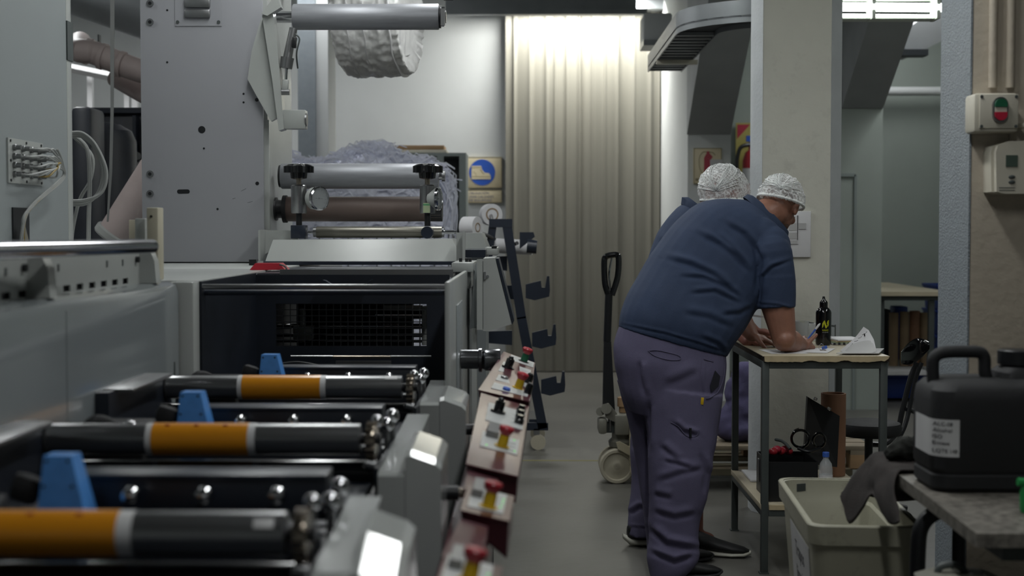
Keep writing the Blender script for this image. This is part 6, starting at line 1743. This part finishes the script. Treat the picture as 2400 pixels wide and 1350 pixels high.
knL, anL = at(1540, 1090, 6.18), at(1560, 1290, 6.13)
for hp, kn, an in ((hipR, knR, anR), (hipL, knL, anL)):
    body.cap(at(1590, 800, 6.12), hp, .11, .09, 16); body.cap(hp, kn, .085, .055, 16); body.cap(kn, an, .055, .036, 16); body.cap(an, an + V((.06, .06, -.02)), .034, .03, 12)
body.build('body', 'skin', t, vox=.0052, sm=5)
for s_ in (-1, 1):
    MB().ell(q(s_ * .031, .082, .014), (.011, .011, .011)).build('eye', 'eye', t)
    MB().ell(q(s_ * .033, .092, .031), (.019, .005, .004), Mx).build('eyebrow', 'hair', t)
# short hair on the back and sides, beard
mb = MB(); mb.ell(q(0, -.016, .034), (.079, .095, .083), Mx); mb.build('hair', 'scalp', t)
mb = MB(); mb.ell(q(0, .032, -.062), (.059, .055, .046), Mx); mb.ell(q(0, .066, -.082), (.026, .024, .022), Mx); mb.build('beard', 'beard', t, vox=.004, sm=3)
no, pt = hair_net(t, q, Mx, R_, F, U, HC, U * .8 + F * -.40 + V((.05, 0, .12)), 1.60, 1.06)
a_, b2, dN = frame_from((U * .8 + F * -.40 + V((.05, 0, .12))).normalized()); tow = (V((0, 0, CH)) - HC).normalized()
gph = math.atan2(tow.dot(b2), tow.dot(a_)); net_threads(no, pt, 1.3, gph + .15, 1.35, 46, 3)
# polo shirt
SL = [((1450, 766), (1704, 836), 6.10, .150), ((1455, 730), (1722, 806), 6.11, .168), ((1470, 690), (1742, 776), 6.13, .178), ((1497, 643), (1762, 742), 6.16, .182),
      ((1527, 592), (1786, 700), 6.19, .18), ((1560, 546), (1808, 655), 6.22, .178), ((1594, 508), (1828, 610), 6.25, .175), ((1632, 478), (1842, 572), 6.27, .165), ((1680, 466), (1842, 552), 6.29, .145), ((1732, 466), (1834, 548), 6.31, .11), ((1758, 470), (1830, 545), 6.32, .085)]
mb = MB(); loft(mb, [sec(*s_) for s_ in SL])
mb.cap(at(1806, 596, 6.14), at(1819, 668, 6.12), .094, .083, 20); mb.cyl(at(1817, 650, 6.12), at(1820, 722, 6.11), .083, .081, 28)
mb.ell(at(1770, 560, 6.2), (.12, .1, .1)); mb.ell(at(1800, 580, 6.17), (.1, .09, .1))
mb.cap(at(1690, 560, 6.45), at(1715, 690, 6.5), .085, .072, 18)
lines = [([(1632, 547), (1687, 574), (1722, 602), (1756, 640)], 6, .010), ([(1695, 521), (1743, 550), (1768, 580), (1784, 612)], 6, .009), ([(1560, 606), (1620, 622), (1670, 645), (1712, 676)], 6, .009),
         ([(1592, 648), (1650, 652), (1700, 672), (1735, 700)], 5, .007), ([(1618, 688), (1676, 684), (1735, 712)], 5, .0065), ([(1676, 548), (1712, 578), (1745, 620)], 5, .006),
         ([(1778, 722), (1783, 680), (1790, 648), (1812, 626), (1858, 610)], 4, .0075), ([(1640, 790), (1680, 806), (1700, 828)], 5, .005), ([(1786, 600), (1778, 640), (1775, 690)], 8, .008),
         ([(1452, 760), (1560, 783), (1640, 806), (1704, 828)], 2.5, .004), ([(1775, 712), (1820, 716), (1864, 728)], 2.5, .004), ([(1690, 740), (1735, 735), (1762, 720)], 6, .006), ([(1600, 735), (1660, 745), (1720, 770)], 7, .005)]
shirt = mb.build('polo_shirt', 'shirt', t, vox=.0058, sm=3, fn=folds(lines))
# collar
def ring_px(c1, c2, D, b_, up, n=40):
    return [p + up for p in sec(c1, c2, D, b_, n, 2.0)]
ax_ = (HC - nb).normalized()
mb = MB(); mb.rings([ring_px((1742, 462), (1838, 572), 6.315, .098, V((0, 0, 0))), ring_px((1752, 455), (1846, 560), 6.315, .090, V((0, 0, 0))), ring_px((1762, 458), (1848, 545), 6.32, .082, V((0, 0, 0))), ring_px((1760, 470), (1838, 550), 6.32, .078, V((0, 0, 0)))], False, False, True)
mb.build('collar', 'shirt_collar', shirt, smooth=60)
# trousers
mb = MB()
TP = [((1456, 752), (1700, 815), 6.10, .135), ((1440, 800), (1703, 852), 6.09, .150), ((1438, 835), (1700, 884), 6.08, .158), ((1445, 880), (1694, 925), 6.08, .158), ((1458, 925), (1688, 965), 6.07, .145), ((1475, 965), (1680, 990), 6.06, .11)]
loft(mb, [sec(*s_) for s_ in TP])
RL = [((1500, 900), (1694, 925), 6.04, .13), ((1508, 960), (1688, 975), 6.02, .125), ((1516, 1030), (1678, 1038), 5.99, .115), ((1519, 1100), (1664, 1105), 5.96, .108), ((1520, 1160), (1656, 1165), 5.94, .102), ((1520, 1215), (1640, 1218), 5.93, .098), ((1521, 1260), (1636, 1264), 5.92, .098), ((1516, 1300), (1640, 1302), 5.91, .105), ((1520, 1330), (1626, 1326), 5.90, .10), ((1524, 1352), (1606, 1346), 5.89, .085)]
loft(mb, [sec(*s_) for s_ in RL])
LL = [((1446, 890), (1590, 900), 6.16, .12), ((1462, 950), (1590, 960), 6.17, .11), ((1476, 1010), (1590, 1015), 6.18, .10), ((1490, 1080), (1590, 1080), 6.18, .09), ((1502, 1160), (1595, 1160), 6.16, .085), ((1512, 1240), (1598, 1240), 6.14, .08), ((1518, 1300), (1598, 1300), 6.12, .08)]
loft(mb, [sec(*s_) for s_ in LL])
lines = [([(1498, 845), (1500, 880), (1510, 930)], 6, .009), ([(1522, 935), (1520, 1000), (1518, 1060)], 6, .008), ([(1576, 990), (1600, 1012), (1640, 1022)], 5, .009), ([(1555, 1080), (1620, 1098)], 5, .008), ([(1545, 1045), (1590, 1085)], 7, .008),
         ([(1540, 1130), (1600, 1110), (1650, 1100)], 7, .007), ([(1522, 1240), (1560, 1275), (1640, 1290)], 7, .014), ([(1525, 1295), (1580, 1318), (1625, 1305)], 6, .014), ([(1530, 1200), (1580, 1215), (1632, 1205)], 7, .009), ([(1560, 905), (1600, 890), (1640, 870)], 9, .005), ([(1640, 1060), (1655, 1110), (1650, 1160)], 7, .008), ([(1530, 1160), (1575, 1170)], 7, .007), ([(1646, 842), (1644, 900), (1650, 935)], 2.5, .003)]
tr_ = mb.build('trousers', 'trousers', t, vox=.0058, sm=3, fn=folds(lines))
def surf(o):
    off = V((0, 0, 0)); p_ = o
    while p_ is not None: off = off + p_.location; p_ = p_.parent
    tree = BVHTree.FromPolygons([v.co + off for v in o.data.vertices], [p.vertices[:] for p in o.data.polygons])
    def f(px, py, lift=.002):
        o_ = V((0, 0, CH)); d = (at(px, py, 5) - o_).normalized(); h = tree.ray_cast(o_, d)
        return (h[0] - d * lift) if h[0] is not None else at(px, py, 6)
    return f
S_ = surf(tr_)
MB().tube([S_(1519, 822), S_(1540, 821), S_(1565, 826), S_(1592, 834), S_(1593, 843), S_(1565, 843), S_(1535, 834), S_(1519, 822)], .0022, 6).build('back_pocket', 'trousers', tr_)
MB().tube([S_(1650, 842), S_(1660, 845), S_(1672, 848)], .0018, 6).build('pocket_seam', 'trousers', tr_)
MB().tube([S_(1698, 850, .004), S_(1697, 880, .004), S_(1685, 915, .004), S_(1668, 930, .004), S_(1655, 934, .004)], .0022, 6).build('side_pocket', 'trousers', tr_)
P = [S_(1676, 868, .004), S_(1688, 882, .004), S_(1684, 905, .004), S_(1667, 920, .004), S_(1664, 905, .004)]
mb = MB(); mb.rings([P, [p - V((0, .002, 0)) for p in P]]); mb.build('pocket_opening', 'trouser_dark', tr_)
P = S_(1646, 940, .004); MB().obox(P, (.012, .003, .03), (0, .1, -.3), .001).build('yellow_tab', 'yellow', tr_)
P = S_(1618, 1010, .006); MB().cyl(P + V((0, 0, .012)), P - V((0, 0, .026)), .0055, seg=10).build('pocket_clip', 'black', tr_)
MB().tube([S_(1572, 990), S_(1590, 1000), S_(1610, 1022), S_(1632, 1022), S_(1638, 1008)], .0022, 6).build('leg_pocket', 'trousers', tr_)
build_shoes(t, [((anR.x - .05, anR.y - .04, 0), (.86, .2)), ((anL.x - .06, anL.y - .0, 0), (.9, .3))], False)
# pen in the right hand
p0, p1 = at(1893, 795, 6.29), at(1922.5, 757.5, 6.30)
tp = thing('pen', 'blue and clear ballpoint pen held in the writing fist', 'pen', p0)
m_ = p0.lerp(p1, .62)
MB().cyl(p0, m_, .0034, .004, 12).build('pen_barrel', 'sign_blue', tp)
MB().lathe(m_, p1 - m_, [(.0045, 0), (.005, .006), (.005, .024), (.0035, .03), (.001, (p1 - m_).length)], 12).build('pen_cap', 'plate_white', tp)

# ---- second worker behind
t = thing('person', 'farther worker in navy shirt and hair net, half hidden behind the writer', 'person', (.7, 6.8, 0), 'workers at the table')
HC = at(1696, 466, 6.78); hF = (.62, .62, -.42); hU = (.3, .3, .9)
body = MB()
q, Mx, R_, F, U = head_parts(body, HC, hF, hU, 1.04)
nb = at(1652, 530, 6.8)
body.cap(nb, HC + F * -.03 + U * -.05, .07, .062, 20)
body.cap(at(1620, 600, 6.78), nb, .11, .08, 18); body.cap(at(1585, 800, 6.76), at(1620, 600, 6.78), .11, .11, 18)
sh, el, wr = at(1690, 580, 6.68), at(1722, 765, 6.66), at(1752, 800, 6.50)
body.cap(at(1650, 570, 6.78), sh, .08, .06, 16); body.cap(sh, el, .05, .042, 16); body.cap(el, wr, .040, .027, 16)
hand(body, wr, V((.8, .25, -.1)), V((0, 0, -1)), -1, [(.2, .3, .2)] * 4)
sl, ell_, wl_ = at(1640, 570, 6.92), at(1730, 740, 6.95), at(1768, 776, 6.8)
body.cap(at(1650, 570, 6.82), sl, .08, .06, 16); body.cap(sl, ell_, .05, .042, 16); body.cap(ell_, wl_, .040, .027, 16)
hand(body, wl_, V((.8, -.3, -.1)), V((0, 0, -1)), 1, [(.2, .3, .2)] * 4)
hipL, hipR = at(1545, 860, 6.8), at(1620, 860, 6.7)
knL, anL = at(1515, 1060, 6.66), at(1504, 1240, 6.52)
knR, anR = at(1625, 1060, 6.52), at(1630, 1255, 6.34)
for hp, kn, an in ((hipR, knR, anR), (hipL, knL, anL)):
    body.cap(at(1585, 800, 6.76), hp, .1, .085, 16); body.cap(hp, kn, .075, .05, 16); body.cap(kn, an, .05, .034, 16); body.cap(an, an + V((.06, .02, -.02)), .032, .03, 12)
body.build('body', 'skin_pink', t, vox=.0058, sm=5)
for s_ in (-1, 1):
    MB().ell(q(s_ * .031, .082, .014), (.011, .011, .011)).build('eye', 'eye', t)
    MB().ell(q(s_ * .033, .092, .031), (.019, .005, .004), Mx).build('eyebrow', 'hair', t)
mb = MB(); mb.ell(q(0, -.016, .034), (.080, .096, .083), Mx); mb.build('hair', 'scalp', t)
N2 = U * .8 - F * .35
no, pt = hair_net(t, q, Mx, R_, F, U, HC, N2, 1.95, 1.16)
a_, b2, dN = frame_from(N2.normalized()); tow = (V((0, 0, CH)) - HC).normalized()
gph = math.atan2(tow.dot(b2), tow.dot(a_)); net_threads(no, pt, 1.6, gph + .3, 1.55, 40, 8)
SL = [((1492, 800), (1668, 830), 6.76, .13), ((1496, 740), (1680, 780), 6.76, .135), ((1500, 700), (1690, 740), 6.77, .138), ((1508, 655), (1700, 700), 6.78, .14), ((1521, 600), (1708, 655), 6.79, .14), ((1540, 550), (1712, 612), 6.80, .14), ((1566, 508), (1708, 580), 6.81, .13), ((1592, 482), (1700, 560), 6.81, .11), ((1608, 478), (1690, 545), 6.81, .085)]
mb = MB(); loft(mb, [sec(*s_) for s_ in SL])
mb.cap(sh, at(1712, 690, 6.67), .078, .07, 18); mb.cap(sl, at(1690, 690, 6.93), .078, .07, 18)
shirt2 = mb.build('polo_shirt', 'shirt', t, vox=.007, sm=3, fn=folds([([(1540, 560), (1580, 590), (1620, 640)], 7, .006), ([(1530, 620), (1570, 650), (1600, 690)], 7, .006)]))
mb = MB(); mb.rings([sec((1596, 478), (1690, 552), 6.81, .088, 36, 2), sec((1598, 462), (1690, 535), 6.81, .082, 36, 2), sec((1612, 462), (1688, 528), 6.81, .073, 36, 2), sec((1616, 476), (1684, 540), 6.81, .07, 36, 2)], False, False, True)
mb.build('collar', 'shirt_collar', shirt2, smooth=60)
mb = MB()
loft(mb, [sec(*s_) for s_ in [((1497, 790), (1666, 815), 6.76, .12), ((1494, 830), (1668, 850), 6.76, .13), ((1494, 880), (1668, 895), 6.75, .13), ((1500, 930), (1662, 940), 6.73, .11)]])
loft(mb, [sec(*s_) for s_ in [((1494, 880), (1580, 885), 6.79, .1), ((1484, 960), (1560, 962), 6.74, .09), ((1477, 1050), (1545, 1052), 6.67, .08), ((1480, 1130), (1542, 1132), 6.62, .075), ((1473, 1200), (1535, 1202), 6.55, .075), ((1470, 1252), (1530, 1256), 6.51, .075)]])
loft(mb, [sec(*s_) for s_ in [((1585, 880), (1668, 885), 6.7, .1), ((1590, 960), (1668, 962), 6.62, .09), ((1592, 1050), (1660, 1052), 6.53, .08), ((1595, 1130), (1658, 1132), 6.46, .075), ((1598, 1200), (1640, 1202), 6.39, .065), ((1598, 1250), (1640, 1254), 6.34, .062), ((1600, 1290), (1642, 1292), 6.31, .066)]])
mb.build('trousers', 'trousers', t, vox=.007, sm=3, fn=folds([([(1478, 1040), (1500, 1060), (1520, 1060)], 5, .006), ([(1476, 1205), (1500, 1190), (1525, 1195)], 5, .008), ([(1472, 1235), (1500, 1237), (1528, 1240)], 2.5, .003)]))
build_shoes(t, [((X(1470, 6.5, 1280), 6.5, 0), (.97, .1)), ((X(1605, 6.33, 1290), 6.33, 0), (.97, -.2))], True)
a = at(1778, 777, 6.79); b_ = at(1773, 780, 6.79)
o = MB().tube([wl_ + (V((.0, math.cos(2 * PI * k / 10), math.sin(2 * PI * k / 10)))) * .031 for k in range(11)], .004, 6).build('wrist_band', 'burgundy', t)
